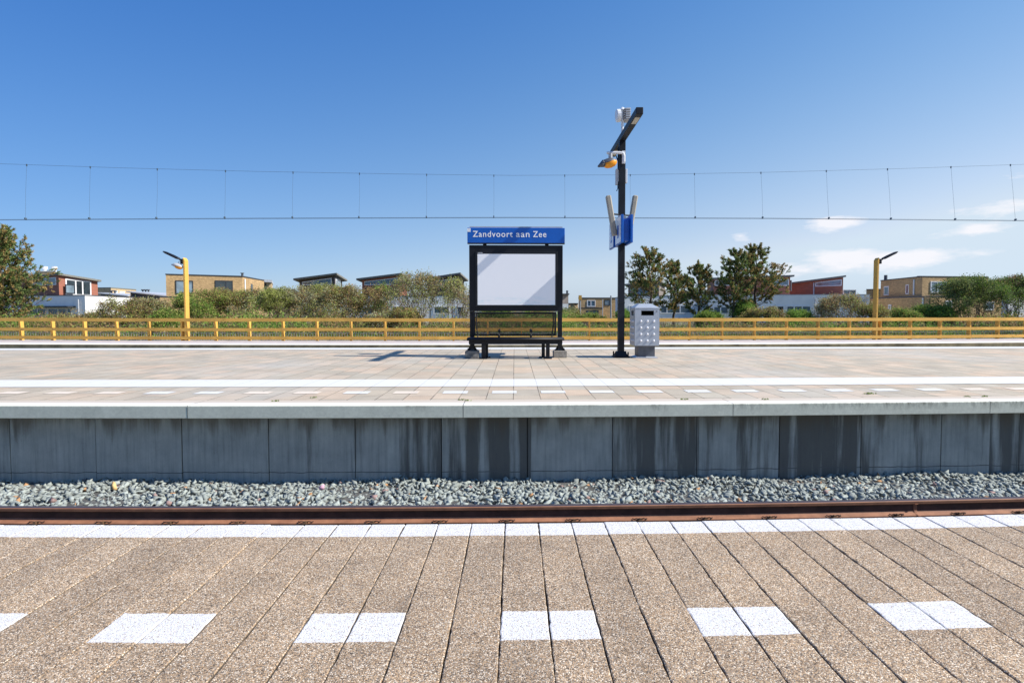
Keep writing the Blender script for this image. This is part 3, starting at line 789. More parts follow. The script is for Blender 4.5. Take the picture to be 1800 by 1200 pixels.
# ------------------------------------------------------------------ station board
BY = 15.15
def X(px, Y=BY): return at(px, 540, Y).x
def Z(py, Y=BY, px=907): return at(px, py, Y).z
bd = Thing('station_board', 'black framed poster board with blue station name sign on top, behind the bench', 'notice board', (X(907), BY, 0))
xl, xr = X(825.4), X(988.6); zt, zb0 = Z(431.5), Z(547)
q = MB(); pw = .13
px0, px1, pz0, pz1 = X(836), X(979.5), Z(539.5), Z(443)
q.box(xl, px0, BY-.07, BY+.07, zb0, zt); q.box(px1, xr, BY-.07, BY+.07, zb0, zt)
q.box(px0, px1, BY-.07, BY+.07, pz1, zt); q.box(px0, px1, BY-.07, BY+.07, zb0, pz0)
q.box(px0, px1, BY+.0, BY+.069, pz0, pz1)
q.build('case', 'black', bd, bevel=.006)
wx0, wx1, wz0, wz1 = X(840), X(975.5), Z(536), Z(447)
q = MB()
q.box(px0, wx0, BY-.095, BY-.002, pz0, pz1); q.box(wx1, px1, BY-.095, BY-.002, pz0, pz1)
q.box(wx0, wx1, BY-.095, BY-.002, wz1, pz1); q.box(wx0, wx1, BY-.095, BY-.002, pz0, wz0)
fr = q.build('door_frame', 'black_frame', bd, bevel=.012)
q = MB(); q.box(wx0+.001, wx1-.001, BY-.0925, BY-.003, wz0+.001, wz1-.001); q.build('poster', 'poster', bd)
q = MB(); xx = X(840.5)
q.box(xx, xx+.13, BY-.099, BY-.094, Z(445.4), Z(444.7))
q.build('frame_label', 'white_enamel', bd, fr)
for a, b2 in ((xl+.01, xl+.13), (xr-.13, xr-.01)):
    q = MB(); q.box(a, b2, BY-.05, BY+.05, .22, zb0-.002)
    ctr = (a+b2)/2
    q.box(ctr-.14, ctr+.14, BY-.12, BY+.12, .18, .205)
    for s_ in (-1, 1): q.tube([(ctr+s_*.11, BY-.08, .2), (ctr+s_*.11, BY-.08, .25)], .018, 6); q.add([(ctr+s_*.055, BY-.01, .2), (ctr+s_*.13, BY-.01, .2), (ctr+s_*.055, BY-.01, .34), (ctr+s_*.055, BY+.01, .2), (ctr+s_*.13, BY+.01, .2), (ctr+s_*.055, BY+.01, .34)], [(0, 1, 2), (5, 4, 3), (0, 3, 4, 1), (1, 4, 5, 2), (2, 5, 3, 0)])
    q.build('post', 'black', bd, bevel=.006)
    q = MB(); q.box(ctr-.185, ctr+.185, BY-.2, BY+.2, 0, .18); q.build('concrete_footing', 'concrete_block', bd, bevel=.012)
# name sign
sx0, sx1, sz0, sz1 = X(822.5), X(992), Z(428), Z(401.3)
q = MB(); q.box(sx0, sx1, BY-.09, BY+.07, sz0, sz1); ns_ = q.build('name_sign', 'blue', bd, bevel=.01)
q = MB(); q.box(sx0+.06, sx1-.06, BY-.05, BY+.05, sz1+.002, sz1+.04); q.build('top_cap', 'grey_plastic', bd, ns_)
q = MB(); q.box(sx0-.002, sx1+.002, BY-.095, BY+.074, sz0-.016, sz0-.001); q.build('bottom_trim', 'black_frame', bd, ns_)
q = MB(); q.box(sx0+.0, sx0+.09, BY-.0945, BY-.0905, sz1-.115, sz1-.015); q.build('white_patch', 'white_enamel', bd, ns_)
for px_ in (852.5, 961):
    q = MB(); q.box(X(px_)-.05, X(px_)+.05, BY-.03, BY+.03, zt+.001, sz0-.017); q.build('sign_bracket', 'black', bd)
def text_mesh(body, h, m, name, thing, parent, place, bold=.012, width=None):
    c = bpy.data.curves.new('txt', 'FONT'); c.body = body; c.size = 1; c.offset = bold; c.extrude = .002; c.space_character = 1.14
    o = bpy.data.objects.new('txt', c); col.objects.link(o)
    bpy.context.view_layer.update()
    dg = bpy.context.evaluated_depsgraph_get(); me = bpy.data.meshes.new_from_object(o.evaluated_get(dg))
    bpy.data.objects.remove(o); me.name = name
    co = np.array([v_.co[:] for v_ in me.vertices]); mn, mx_ = co.min(0), co.max(0)
    sy = h/(mx_[1]-mn[1]); sx_ = width/(mx_[0]-mn[0]) if width else sy
    for v_ in me.vertices:
        u_, v2, w_ = (v_.co.x-mn[0])*sx_, (v_.co.y-mn[1])*sy, v_.co.z
        v_.co = place(u_, v2, w_)-thing.org
    me.materials.clear(); me.materials.append(MT[m]); me.update()
    o = bpy.data.objects.new(name, me); col.objects.link(o); o.parent = parent or thing.o; return o
for word_, xa_, xb_, t_ in (('Zandvoort', 831.9, 901.4, 407.2), ('aan', 907.3, 930.7, 410.3), ('Zee', 936.5, 959.9, 407.2)):
    text_mesh(word_, Z(t_)-Z(417.7), 'white_paint', 'word', bd, ns_, lambda u_, v_, w_: Vector((X(xa_)+u_, BY-.0935-w_*.5, Z(417.6)+v_)), .010, X(xb_)-X(xa_))

# ------------------------------------------------------------------ bench in front of the board
NY = 14.80
bn = Thing('platform_bench', 'black metal platform bench with wire mesh back under the poster board', 'bench', (X(907, NY), NY, 0))
bx0, bx1 = X(822, NY), X(990.5, NY); sz = Z(596, NY)
q = MB()
for i in range(6):
    y = NY-.26+i*.092; q.tube([(bx0, y, sz+.02-(.012 if i in (0,) else 0)), (bx1, y, sz+.02-(.012 if i in (0,) else 0))], .03, 10)
q.build('seat', 'black', bn, smooth=True)
q = MB()
q.box(bx0+.04, bx1-.04, NY-.17, NY-.11, sz-.13, sz-.03); q.box(bx0+.04, bx1-.04, NY+.10, NY+.16, sz-.13, sz-.03)
for x in (bx0+.10, bx1-.10, X(852, NY), X(960, NY)): q.box(x-.03, x+.03, NY-.24, NY+.22, sz-.06, sz-.012)
q.build('seat_frame', 'black', bn, bevel=.004)
for px_, yy_ in ((849.5, NY-.12), (963, NY-.12), (855, NY+.18), (955, NY+.18)):
    q = MB(); x = X(px_, yy_); w_ = .05 if yy_ < NY else .045
    q.box(x-w_, x+w_, yy_-.045, yy_+.045, .018, sz-.03); q.box(x-.11, x+.11, yy_-.09, yy_+.09, 0, .02)
    for s_ in (-1, 1): q.tube([(x+s_*.085, yy_-.05, .018), (x+s_*.085, yy_-.05, .045)], .014, 6)
    q.build('leg', 'black', bn, bevel=.004)
mx0, mx1, mz0, mz1 = X(832.5, NY), X(977.5, NY), Z(589, NY), Z(550, NY)
MY = NY+.24
q = MB()
xg = mx0+.02
while xg < mx1-.01: q.tube([(xg, MY, mz0), (xg, MY, mz1)], .005, 4, cap=False); xg += .023
zg = mz0+.02
while zg < mz1-.01: q.tube([(mx0, MY+.008, zg), (mx1, MY+.008, zg)], .005, 4, cap=False); zg += .023
bk = q.build('backrest_mesh', 'black', bn)
q = MB()
for z in (mz1, mz0): q.tube([(mx0-.02, MY, z), (mx1+.02, MY, z)], .026, 8)
for x, s_ in ((mx0, 1), (mx1, -1)):
    q.tube([(x, MY, mz1), (x, MY, mz0)], .026, 8)
    q.tube([(x+s_*.06, MY-.01, mz1), (x+s_*.05, MY-.02, (mz0+mz1)/2), (x+s_*.10, MY-.05, mz0-.02), (x+s_*.10, NY+.1, sz)], .02, 8)
q.build('backrest_frame', 'black', bn)
for px_ in (877.5, 933):
    q = MB(); x = X(px_, NY)
    q.tube([(x, MY-.01, sz+.25), (x, NY+.05, sz+.24), (x, NY-.14, sz+.21), (x, NY-.17, sz+.12), (x, NY-.15, sz)], .028, 8)
    q.box(x-.035, x+.035, NY-.16, NY+.16, sz+.225, sz+.255)
    q.build('armrest', 'black', bn, bevel=.006)

# ------------------------------------------------------------------ mast
PY = 15.1; PXX = at(1091.5, 560, PY).x
mast = Thing('platform_mast', 'tall black steel mast with lamp boom, loudspeakers, cameras and blue number signs', 'mast', (PXX, PY, 0))
zb_ = at(1093, 246, PY).z    # boom height
q = MB(); q.box(PXX-.085, PXX+.085, PY-.085, PY+.085, .03, zb_-.02); q.build('pole', 'mast', mast, bevel=.012)
q = MB(); q.box(PXX-.075, PXX+.075, PY-.089, PY-.0855, at(1091, 470, PY).z, at(1091, 468.8, PY).z); q.box(PXX-.088, PXX+.088, PY-.088, PY+.088, at(1091, 533, PY).z, at(1091, 531, PY).z); q.build('pole_seam', 'black_frame', mast)
q = MB(); q.box(PXX-.21, PXX+.21, PY-.21, PY+.21, 0, .035)
q.add([(PXX-.17, PY-.17, .035), (PXX+.17, PY-.17, .035), (PXX+.17, PY+.17, .035), (PXX-.17, PY+.17, .035), (PXX-.12, PY-.12, .16), (PXX+.12, PY-.12, .16), (PXX+.12, PY+.12, .16), (PXX-.12, PY+.12, .16)], [(0, 1, 5, 4), (1, 2, 6, 5), (2, 3, 7, 6), (3, 0, 4, 7), (4, 5, 6, 7)])
for a in (-1, 1):
    for b2 in (-1, 1): q.tube([(PXX+a*.17, PY+b2*.17, .03), (PXX+a*.17, PY+b2*.17, .15)], .022, 8)
q.build('base_plate', 'black', mast, bevel=.006)
q = MB(); bw = .085
n0 = at(1119.5, 192, 12.75); n1 = at(1080, 268, 16.5)
q.box(PXX-bw, PXX+bw, 12.98, 16.6, zb_-.05, zb_+.11)
bm_ = q.build('lamp_boom', 'mast', mast, bevel=.012)
for y0_, y1_ in ((13.2, 13.65), (15.9, 16.4)):
    q = MB(); q.box(PXX-.06, PXX+.06, y0_, y1_, zb_-.062, zb_-.049); q.build('lamp_panel', 'lamp_glass', mast, bm_)
# antenna pole on top of the boom
ay = PY+.1; ax_ = at(1094, 215, ay).x; atop = at(1094, 194, ay).z
q = MB(); q.tube([(ax_, ay, zb_+.111), (ax_, ay, atop)], .035, 10)
q.tube([(ax_, ay, atop), (ax_, ay, atop+.05), (ax_, ay, atop+.08)], [.09, .06, .02], 12)
q.build('antenna_pole', 'white_enamel', mast, smooth=False)
q = MB(); lx = at(1087, 204, ay).x; lz = at(1087, 204.5, ay).z
q.tube([(lx-.07, ay-.03, lz), (lx-.055, ay-.03, lz), (lx+.04, ay-.02, lz+.01), (lx+.06, ay-.02, lz+.01)], [.10, .17, .17, .13], 16)
q.tube([(lx+.05, ay-.02, lz+.02), (ax_, ay, lz+.05)], .03, 8)
q.build('dish_antenna', 'white_enamel', mast)
q = MB(); rx = at(1102, 203, ay).x; rz_ = at(1102, 203, ay).z
q.box(rx-.05, rx+.07, ay-.14, ay+.14, rz_-.16, rz_+.16)
for i in range(6): q.box(rx-.10, rx-.051, ay-.14, ay+.14, rz_-.15+i*.056, rz_-.13+i*.056)
for i in range(5): q.box(rx-.06, rx+.075, ay-.17, ay-.141, rz_-.14+i*.062, rz_-.115+i*.062)
q.tube([(ax_, ay, rz_+.08), (rx-.04, ay, rz_+.08)], .025, 8)
q.build('radio_unit', 'grey_plastic', mast, bevel=.006)
# side boxes and a conduit
q = MB(); q.box(PXX-.17, PXX-.12, PY-.07, PY+.07, at(1085, 325, PY).z, at(1085, 298, PY).z); q.box(PXX-.119, PXX-.086, PY-.05, PY+.05, at(1085, 320, PY).z, at(1085, 300, PY).z); q.build('equipment_box', 'grey_plastic', mast, bevel=.006)
q = MB(); q.box(PXX+.087, PXX+.14, PY-.07, PY+.07, at(1098, 322, PY).z, at(1098, 298, PY).z); q.build('equipment_box', 'white_enamel', mast, bevel=.006)
q = MB(); q.tube([(PXX-.11, PY-.03, zb_-.2), (PXX-.11, PY-.03, at(1085, 332, PY).z), (PXX-.15, PY-.05, at(1085, 336, PY).z)], .018, 6); q.tube([(PXX-.11, PY-.03, at(1085, 285, PY).z), (PXX-.18, PY-.06, at(1083, 274, PY).z)], .014, 6); q.build('cable', 'black', mast)
# camera on its arm
q = MB(); za = at(1090, 269, PY-.12).z
q.tube([(PXX+.03, PY-.12, za-.24), (PXX+.03, PY-.13, za-.08), (PXX+.0, PY-.14, za-.01), (PXX-.10, PY-.14, za), (PXX-.40, PY-.14, za-.005), (PXX-.44, PY-.14, za-.01)], .038, 10)
q.box(PXX-.02, PXX+.07, PY-.125, PY-.086, za-.28, za+.06); q.build('camera_arm', 'white_enamel', mast, smooth=False)
cc = at(1070, 287, PY-.14)
q = MB(); q.tube([(PXX-.34, PY-.14, za-.01), (PXX-.34, PY-.14, cc.z+.02)], .055, 10); q.build('camera_mount', 'grey_plastic', mast)
def big_cam():
    c = cc; s = -1; tilt = Matrix.Rotation(R(18), 3, 'Y')
    tr = lambda rr: [[c+tilt.inverted() @ (p-c) for p in r] for r in rr]
    q = MB(); q.loft(tr(ellip(c+Vector((.03, 0, -.01)), .20, .12, .13, -1, .2))); q.build('camera_bowl', 'orange', mast, smooth=True)
    q = MB(); q.loft(tr(ellip(c+Vector((-.02, 0, .015)), .24, .125, .12, .0, 1)))
    q.tube([c+tilt.inverted() @ Vector((-.12, 0, .03)), c+tilt.inverted() @ Vector((-.31, 0, .0))], [.11, .02], 12)
    q.build('camera_hood', 'steel_dark', mast, smooth=True)
big_cam()
# loudspeakers
for (a, b2, yy_) in (((1069, 344), (1080.5, 414), PY-.18), ((1117, 344), (1108.5, 396), PY+.12)):
    p0, p1 = at(*a, yy_), at(*b2, yy_)
    ax3 = (p1-p0).normalized(); perp = Vector((ax3.z, 0, -ax3.x)).normalized()
    def sec(p, w_, d_):
        return [p+perp*(-w_)+Vector((0, -d_*.6, 0)), p+perp*(-w_*.6)+Vector((0, -d_, 0)), p+perp*(w_*.6)+Vector((0, -d_, 0)), p+perp*w_+Vector((0, -d_*.6, 0)), p+perp*w_+Vector((0, d_, 0)), p+perp*(-w_)+Vector((0, d_, 0))]
    q = MB(); q.loft([sec(p0, .05, .05), sec(p0+ax3*.02, .068, .07), sec(p0+(p1-p0)*.98, .068, .07), sec(p1, .055, .05)]); q.build('loudspeaker', 'speaker', mast)
    q = MB(); zc = at(1091, 378, PY).z; tt = (p0.z-zc)/(p0.z-p1.z); pm_ = p0+(p1-p0)*tt
    q.tube([pm_, (PXX, PY-.02, zc)], .022, 8); q.tube([pm_+Vector((0, 0, .06)), pm_-Vector((0, 0, .06))], .03, 8); q.build('speaker_bracket', 'black', mast)
# number panels: a pair of enamel boxes either side of the pole
zt_, zb2 = 3.79, 3.06
for side, xa in ((-1, PXX-.155), (1, PXX+.095)):
    for (ya, yb, dgt) in ((14.35, 15.17, '1'), (15.45, 16.15, '2')):
        dz_ = 0 if dgt == '1' else .0
        q = MB(); q.box(xa, xa+.062, ya, yb, zb2+dz_, zt_+dz_); pn = q.build('number_panel', 'blue', mast, bevel=.01)
        fx = xa-.006 if side < 0 else xa+.064
        q = MB(); q.box(fx, fx+.004, ya+.03, yb-.02, zb2+.025, zt_-.025); fc = q.build('panel_face', 'white_enamel', mast, pn)
        xf = xa-.0085 if side < 0 else xa+.0705
        h_ = .34; yc = (ya+yb)/2
        if side < 0: pl = (lambda u_, v_, w_, xf=xf, yc=yc: Vector((xf-w_*.3, yc+.10-u_, zb2+.16+v_)))
        else: pl = (lambda u_, v_, w_, xf=xf, yc=yc: Vector((xf+w_*.3, yc-.10+u_, zb2+.16+v_)))
        text_mesh(dgt, h_, 'blue', 'numeral', mast, pn, pl, .03, .2)
q = MB(); q.box(PXX-.09, PXX+.09, 14.5, 16.0, 3.12, 3.70); q.box(PXX-.13, PXX+.13, 14.75, 14.85, 3.5, 3.6); q.build('panel_core', 'blue', mast)
q = MB(); q.box(PXX-.12, PXX+.05, PY-.12, PY-.088, 3.80, 3.87); q.box(PXX-.02, PXX+.06, 14.8, 14.95, 3.75, 3.84); q.build('panel_clamp', 'galv', mast)

# ------------------------------------------------------------------ litter bin
bxa, bxb = at(1116, 575, 14.75).x, at(1159, 575, 14.75).x; by0 = 14.75; by1 = 15.40
bxc = (bxa+bxb)/2
bi = Thing('litter_bin', 'square grey steel litter bin with rows of round studs beside the mast', 'litter bin', (bxc, (by0+by1)/2, 0))
z0, z1 = at(1137, 607.5, by0).z, at(1137, 542, by0).z
q = MB(); h_ = z1-z0
sl0, sl1 = z1-.19, z1-.06      # slot
sxa, sxb = bxa+.17, bxb-.15; t_ = .025
q.box(bxa, bxb, by0, by0+t_, z0, sl0); q.box(bxa, sxa, by0, by0+t_, sl0, sl1); q.box(sxb, bxb, by0, by0+t_, sl0, sl1); q.box(bxa, bxb, by0, by0+t_, sl1, z1)
q.box(bxa, bxb, by1-t_, by1, z0, sl0); q.box(bxa, sxa, by1-t_, by1, sl0, sl1); q.box(sxb, bxb, by1-t_, by1, sl0, sl1); q.box(bxa, bxb, by1-t_, by1, sl1, z1)
for a, b2 in ((bxa, bxa+t_), (bxb-t_, bxb)):
    q.box(a, b2, by0+t_, by1-t_, z0, sl0); q.box(a, b2, by0+t_, by0+.17, sl0, sl1); q.box(a, b2, by1-.17, by1-t_, sl0, sl1); q.box(a, b2, by0+t_, by1-t_, sl1, z1)
q.box(bxa+t_, bxb-t_, by0+t_, by1-t_, z0, z0+.02)
body = q.build('body', 'steel', bi)
q = MB(); q.box(bxa+t_+.003, bxb-t_-.003, by0+t_+.003, by1-t_-.003, sl0-.05, sl0-.01); q.box(bxa+.3, bxb-t_-.003, by1-t_-.02, by1-t_-.003, sl0, sl1+.02); q.box(bxb-t_-.02, bxb-t_-.003, by0+.05, by1-.05, sl0-.005, sl1+.02); q.build('slot_shade_plates', 'dark_slot', bi)  # dark plates added inside the bin so the slot looks shaded
q = MB(); e_ = .008
q.add([(bxa-e_, by0-e_, z1), (bxb+e_, by0-e_, z1), (bxb+e_, by1+e_, z1), (bxa-e_, by1+e_, z1), (bxa-e_, by0-e_, z1+.02), (bxb+e_, by0-e_, z1+.02), (bxb+e_, by1+e_, z1+.02), (bxa-e_, by1+e_, z1+.02),
       (bxa+.15, by0+.16, z1+.13), (bxb-.20, by0+.16, z1+.13), (bxb-.20, by1-.16, z1+.13), (bxa+.15, by1-.16, z1+.13)],
      [(0, 3, 2, 1), (0, 1, 5, 4), (1, 2, 6, 5), (2, 3, 7, 6), (3, 0, 4, 7), (4, 5, 9, 8), (5, 6, 10, 9), (6, 7, 11, 10), (7, 4, 8, 11), (8, 9, 10, 11)])
q.build('lid', 'steel', bi, bevel=.004)
for i in range(4):
    for j in range(3):
        x = bxa+.165+j*.175; z = z1-.345-i*.176
        q = MB(); q.loft([[Vector((x+r_*math.cos(2*math.pi*k/14), by0-d_, z+r_*math.sin(2*math.pi*k/14))) for k in range(14)] for r_, d_ in ((.034, -.001), (.033, .006), (.026, .016), (.012, .022))])
        q.build('stud', 'stud', bi, body, smooth=False)
for i in range(4):
    for j in range(3):
        y = by0+.16+j*.165; z = z1-.345-i*.176; q = MB()
        q.loft([[Vector((bxa-d_, y+r_*math.cos(2*math.pi*k/12), z+r_*math.sin(2*math.pi*k/12))) for k in range(12)] for r_, d_ in ((.034, -.001), (.026, .014), (.012, .02))])
        q.build('stud', 'stud', bi, body)
q = MB(); x = bxb-.075; z = z1-.08; q.tube([(x, by0+.001, z), (x, by0-.01, z)], .014, 10); q.build('lock', 'black', bi, body)
q = MB(); q.box(bxa+.12, bxb-.09, by0+.10, by1-.10, .03, z0); q.build('pedestal', 'steel_dark', bi, bevel=.004)
q = MB(); q.add([(bxa+.02, by0+.02, 0), (bxb, by0+.02, 0), (bxb, by1-.02, 0), (bxa+.02, by1-.02, 0), (bxa+.11, by0+.095, .035), (bxb-.08, by0+.095, .035), (bxb-.08, by1-.095, .035), (bxa+.11, by1-.095, .035)], [(0, 3, 2, 1), (4, 5, 6, 7), (0, 1, 5, 4), (1, 2, 6, 5), (2, 3, 7, 6), (3, 0, 4, 7)])
q.build('base_plate', 'steel', bi)

# ------------------------------------------------------------------ overhead line
OY = 21.1
ol = Thing('overhead_line', 'thin overhead railway wires with evenly spaced hanging droppers across the sky', 'overhead line', (0, OY, 4.6))
def cz(px): return np.interp(px, [-600, 0, 450, 900, 1350, 1800, 2400], [391, 386.5, 384, 382.5, 384, 388, 396])
def mz(px): return np.interp(px, [-600, 0, 220, 450, 700, 900, 1100, 1350, 1600, 1800, 2400], [262, 288, 295.5, 301.5, 306, 308.5, 307.5, 303, 296, 289, 262])
pxs = list(range(-600, 2401, 50))
def cyo(px): return OY
def myo(px): return OY+np.interp(px, [0, 900, 1800], [-.03, 0.0, .22])
for dy in (-.03, .03):
    q = MB(); q.tube([at(p, float(cz(p))+dy*18, OY+dy) for p in pxs], .0072, 6, cap=False); q.build('contact_wire', 'wire', ol)
q = MB(); q.tube([at(p, float(mz(p)), float(myo(p))) for p in pxs], .0052, 6, cap=False); q.build('messenger_wire', 'wire', ol)
for p in (-70, 45, 157, 275, 395, 514, 631, 749.5, 868, 993, 1108.5, 1222, 1340.5, 1457, 1566, 1679, 1785, 1890):
    b0 = at(p, float(cz(p)), OY); tp_ = Vector((b0.x, 0, 0)); 
    pu = at(p-np.interp(p, [0, 600, 1200, 1800], [-2, -1, 1, 9]), float(mz(p)), float(myo(p)))
    q = MB(); mid = (b0+pu)/2+Vector((rng.uniform(-.02, .02), 0, 0))
    q.tube([b0, mid, pu], .0035, 5)
    q.box(b0.x-.018, b0.x+.018, OY-.04, OY+.04, b0.z-.0, b0.z+.07); q.box(pu.x-.015, pu.x+.015, pu.y-.015, pu.y+.015, pu.z-.06, pu.z+.02)
    q.build('dropper', 'wire', ol)

# ------------------------------------------------------------------ houses
class House(Thing):
    def __init__(s, name, label, px, Y, group=None, cat='house'):
        super().__init__(name, label, cat, (at(px, 545, Y).x, Y, 0), group); s.parts = {}
    def prism(s, name, pts, z0, tops, m, bevel=0):
        n = len(pts)
        tops = tops if isinstance(tops, (list, tuple)) else [tops]*n
        q = MB(); vs = [(p[0], p[1], z0) for p in pts]+[(p[0], p[1], t) for p, t in zip(pts, tops)]
        fs = [tuple(range(n))[::-1], tuple(range(n, 2*n))]+[(i, (i+1) % n, n+(i+1) % n, n+i) for i in range(n)]
        q.add(vs, fs); return q.build(name, m, s)
    def roof(s, name, pts, tops, th, over, m, m2=None):
        c = Vector((sum(p[0] for p in pts)/len(pts), sum(p[1] for p in pts)/len(pts)))
        P = [Vector(p)+(Vector(p)-c).normalized()*over for p in pts]
        n = len(P); q = MB()
        # extend the slope over the overhang
        A = np.array([[p[0], p[1], 1] for p in pts]); co, *_ = np.linalg.lstsq(A, np.array(tops), rcond=None)
        zz = [co[0]*p.x+co[1]*p.y+co[2]+.004 for p in P]
        vs = [(p.x, p.y, z) for p, z in zip(P, zz)]+[(p.x, p.y, z+th) for p, z in zip(P, zz)]
        q.add(vs, [tuple(range(n))[::-1], tuple(range(n, 2*n))]+[(i, (i+1) % n, n+(i+1) % n, n+i) for i in range(n)])
        return q.build(name, m, s)
    def window(s, p0, p1, a, b, z0, z1, pane='glass_dark', frame='frame_dark', fw=.08, mull=(), parent=None, ztr=None, name='window'):
        """window on the wall p0->p1 (plan points); a,b in metres along it; ztr: other top height at b for a slanted head"""
        p0 = Vector(p0); p1 = Vector(p1); d = (p1-p0).normalized(); nv_ = Vector((d.y, -d.x))
        if nv_.y > 0 and abs(nv_.y) > .05: nv_ = -nv_
        za, zb3 = z1, (ztr if ztr is not None else z1)
        def pt(u_, z, o_): p = p0+d*u_+nv_*o_; return (p.x, p.y, z)
        def zz(u_): return za+(zb3-za)*(u_-a)/(b-a)
        q = MB()
        def slab(u0, u1, f0, f1, g0, g1, o0, o1):  # bottom f, top g at each end
            q.add([pt(u0, f0, o0), pt(u1, f1, o0), pt(u1, g1, o0), pt(u0, g0, o0), pt(u0, f0, o1), pt(u1, f1, o1), pt(u1, g1, o1), pt(u0, g0, o1)], [(0, 1, 2, 3), (7, 6, 5, 4), (0, 4, 5, 1), (1, 5, 6, 2), (2, 6, 7, 3), (3, 7, 4, 0)])
        slab(a, a+fw, z0, z0, zz(a), zz(a+fw), -.02, .07); slab(b-fw, b, z0, z0, zz(b-fw), zz(b), -.02, .07)
        slab(a+fw, b-fw, z0, z0, z0+fw, z0+fw, -.02, .07); slab(a+fw, b-fw, zz(a+fw)-fw, zz(b-fw)-fw, zz(a+fw), zz(b-fw), -.02, .07)
        for m_ in mull: slab(m_-fw*.5, m_+fw*.5, z0+fw, z0+fw, zz(m_)-fw, zz(m_)-fw, -.02, .065)
        w_ = q.build(name, frame, s, parent)
        q = MB(); slab(a+fw, b-fw, z0+fw, z0+fw, zz(a+fw)-fw, zz(b-fw)-fw, -.02, .03); q.build('pane', pane, s, w_)
        return w_
def g2(px, Y): p = at(px, 545, Y); return (p.x, p.y)
def zpx(py, Y, px=900): return at(px, py, Y).z
def dist(a, b): return math.hypot(a[0]-b[0], a[1]-b[1])
def win_px(h, P0, P1, xa, xb, ya, yb, **k):
    """window given by photo columns on wall P0-P1"""
    p0 = Vector(P0); p1 = Vector(P1); d = p1-p0
    def along(px):
        r = CROT @ Vector(((px-CX)/F, 0, -1)); # sight direction in plan
        rx, ry = (r.x, r.y)
        # p0 + u d = t r
        det = d.x*(-ry)-d.y*(-rx); u_ = (-p0.x*(-ry)+p0.y*(-rx))/det
        return u_
    ua, ub = along(xa), along(xb); um = (ua+ub)/2; Yc = p0.y+d.y*um; L = d.length; 
    k2 = dict(k)
    if 'yb2' in k2: k2['ztr'] = at(xb, k2.pop('yb2'), p0.y+d.y*ub).z; ztop = at(xa, ya, p0.y+d.y*ua).z
    else: ztop = at((xa+xb)/2, ya, Yc).z
    zbot = at((xa+xb)/2, yb, Yc).z
    if 'mpx' in k2: k2['mull'] = [along(m_)*L for m_ in k2.pop('mpx')]
    return h.window(P0, P1, ua*L, ub*L, zbot, ztop, **k2)

def zat(py, Y, px): return at(px, py, Y).z
# --- 1 red and white house at the left
h = House('house', 'white house with red timber upper floor and big windows, far left behind the pine', 110, 66)
A, C_, B_ = g2(30, 70), g2(105, 66), g2(173, 71); D_ = (A[0]+B_[0]-C_[0], A[1]+B_[1]-C_[1])
zl = zat(520.5, 66, 105)
tA, tC, tB = zat(491, 70, 40), zat(484, 66, 105), zat(495, 71, 173); tD = tA+tB-tC
h.prism('upper_wall', [A, C_, B_, D_], zl+.01, [tA, tC, tB, tD], 'cedar')
h.roof('roof', [A, C_, B_, D_], [tA, tC, tB, tD], .22, .45, 'roof_edge')
win_px(h, A, C_, 60, 102, 491, 501.5, yb2=487, pane='glass_blue', frame='frame_white', fw=.1)
win_px(h, C_, B_, 117, 162, 489, 519.5, yb2=494.5, pane='glass_dark', frame='frame_white', fw=.16, mpx=(135, 147))
P0, P1, P2 = g2(-10, 67), g2(150, 63.5), g2(235, 74); P3 = g2(60, 78)
h.prism('lower_wall', [P0, P1, P2, P3], -.5, zl, 'render')
q = MB()
h.roof('parapet', [P0, P1, P2, P3], [zl]*4, .1, .06, 'roof_dark')
win_px(h, P0, P1, 52, 84, 541, 556, pane='glass_blue', frame='frame_white', mpx=(68,), fw=.12); win_px(h, P0, P1, 86, 128, 541, 556, pane='glass_blue', frame='frame_white', mpx=(104, 120), fw=.12)
win_px(h, P0, P1, 2, 24, 540, 556, pane='glass_dark', frame='frame_white', mpx=(8,), fw=.12)
q = MB(); a_, b2 = Vector(P0), Vector(P1); dd = (b2-a_).normalized(); nn_ = Vector((dd.y, -dd.x)); u0, u1 = (at(52, 540, 66).x-a_.x)/dd.x, (at(135, 540, 64).x-a_.x)/dd.x; zc = zat(540, 65, 90)
pts = [a_+dd*u0, a_+dd*u1, a_+dd*u1+nn_*.9, a_+dd*u0+nn_*.9]
h.prism('canopy', [tuple(p) for p in pts], zc-.02, zc+.14, 'frame_dark')
q = MB(); xx = at(141, 540, 63.8); q.tube([(xx.x, 63.55, -.3), (xx.x, 63.55, zat(526, 63.6, 141))], .07, 8); q.build('downpipe', 'zinc', h)
# glass balcony rail in front of the tall windows
win_px(h, (C_[0]+.25, C_[1]-.28), (B_[0]+.25, B_[1]-.28), 117, 133, 500, 515.5, pane='glass_pale', frame='frame_dark', fw=.07, name='balcony_rail')
# --- 2 flats far away with masts, cream blocks
h = House('apartment_block', 'distant cream apartment block with two white rooftop antennas above the red house', 85, 180, cat='building')
P = [g2(72, 180), g2(100, 180), g2(100, 192), g2(72, 192)]; zt2 = zat(477.5, 180, 85)
h.prism('wall', P, 0, zt2, 'brick_pale')
h.roof('roof', P, [zt2]*4, .3, .1, 'render')
for px_ in (79, 96):
    q = MB(); p = at(px_, 477, 183); q.tube([(p.x, 183, zt2), (p.x, 183, zat(473, 183, px_))], .5, 8); q.tube([(p.x, 183, zat(473, 183, px_)), (p.x, 183, zat(468.5, 183, px_))], .75, 8); q.build('antenna', 'white_enamel', h)
h = House('apartment_block', 'distant low cream block with a stepped flat roof between the red and tan houses', 205, 150, cat='building')
P = [g2(172, 152), g2(196, 146), g2(240, 156), g2(214, 164)]; zt2 = zat(507, 150, 200)
h.prism('wall', P, 0, [zat(507, 152, 172), zat(506.5, 146, 196), zat(510, 156, 240), zat(510, 164, 214)], 'brick_pale')
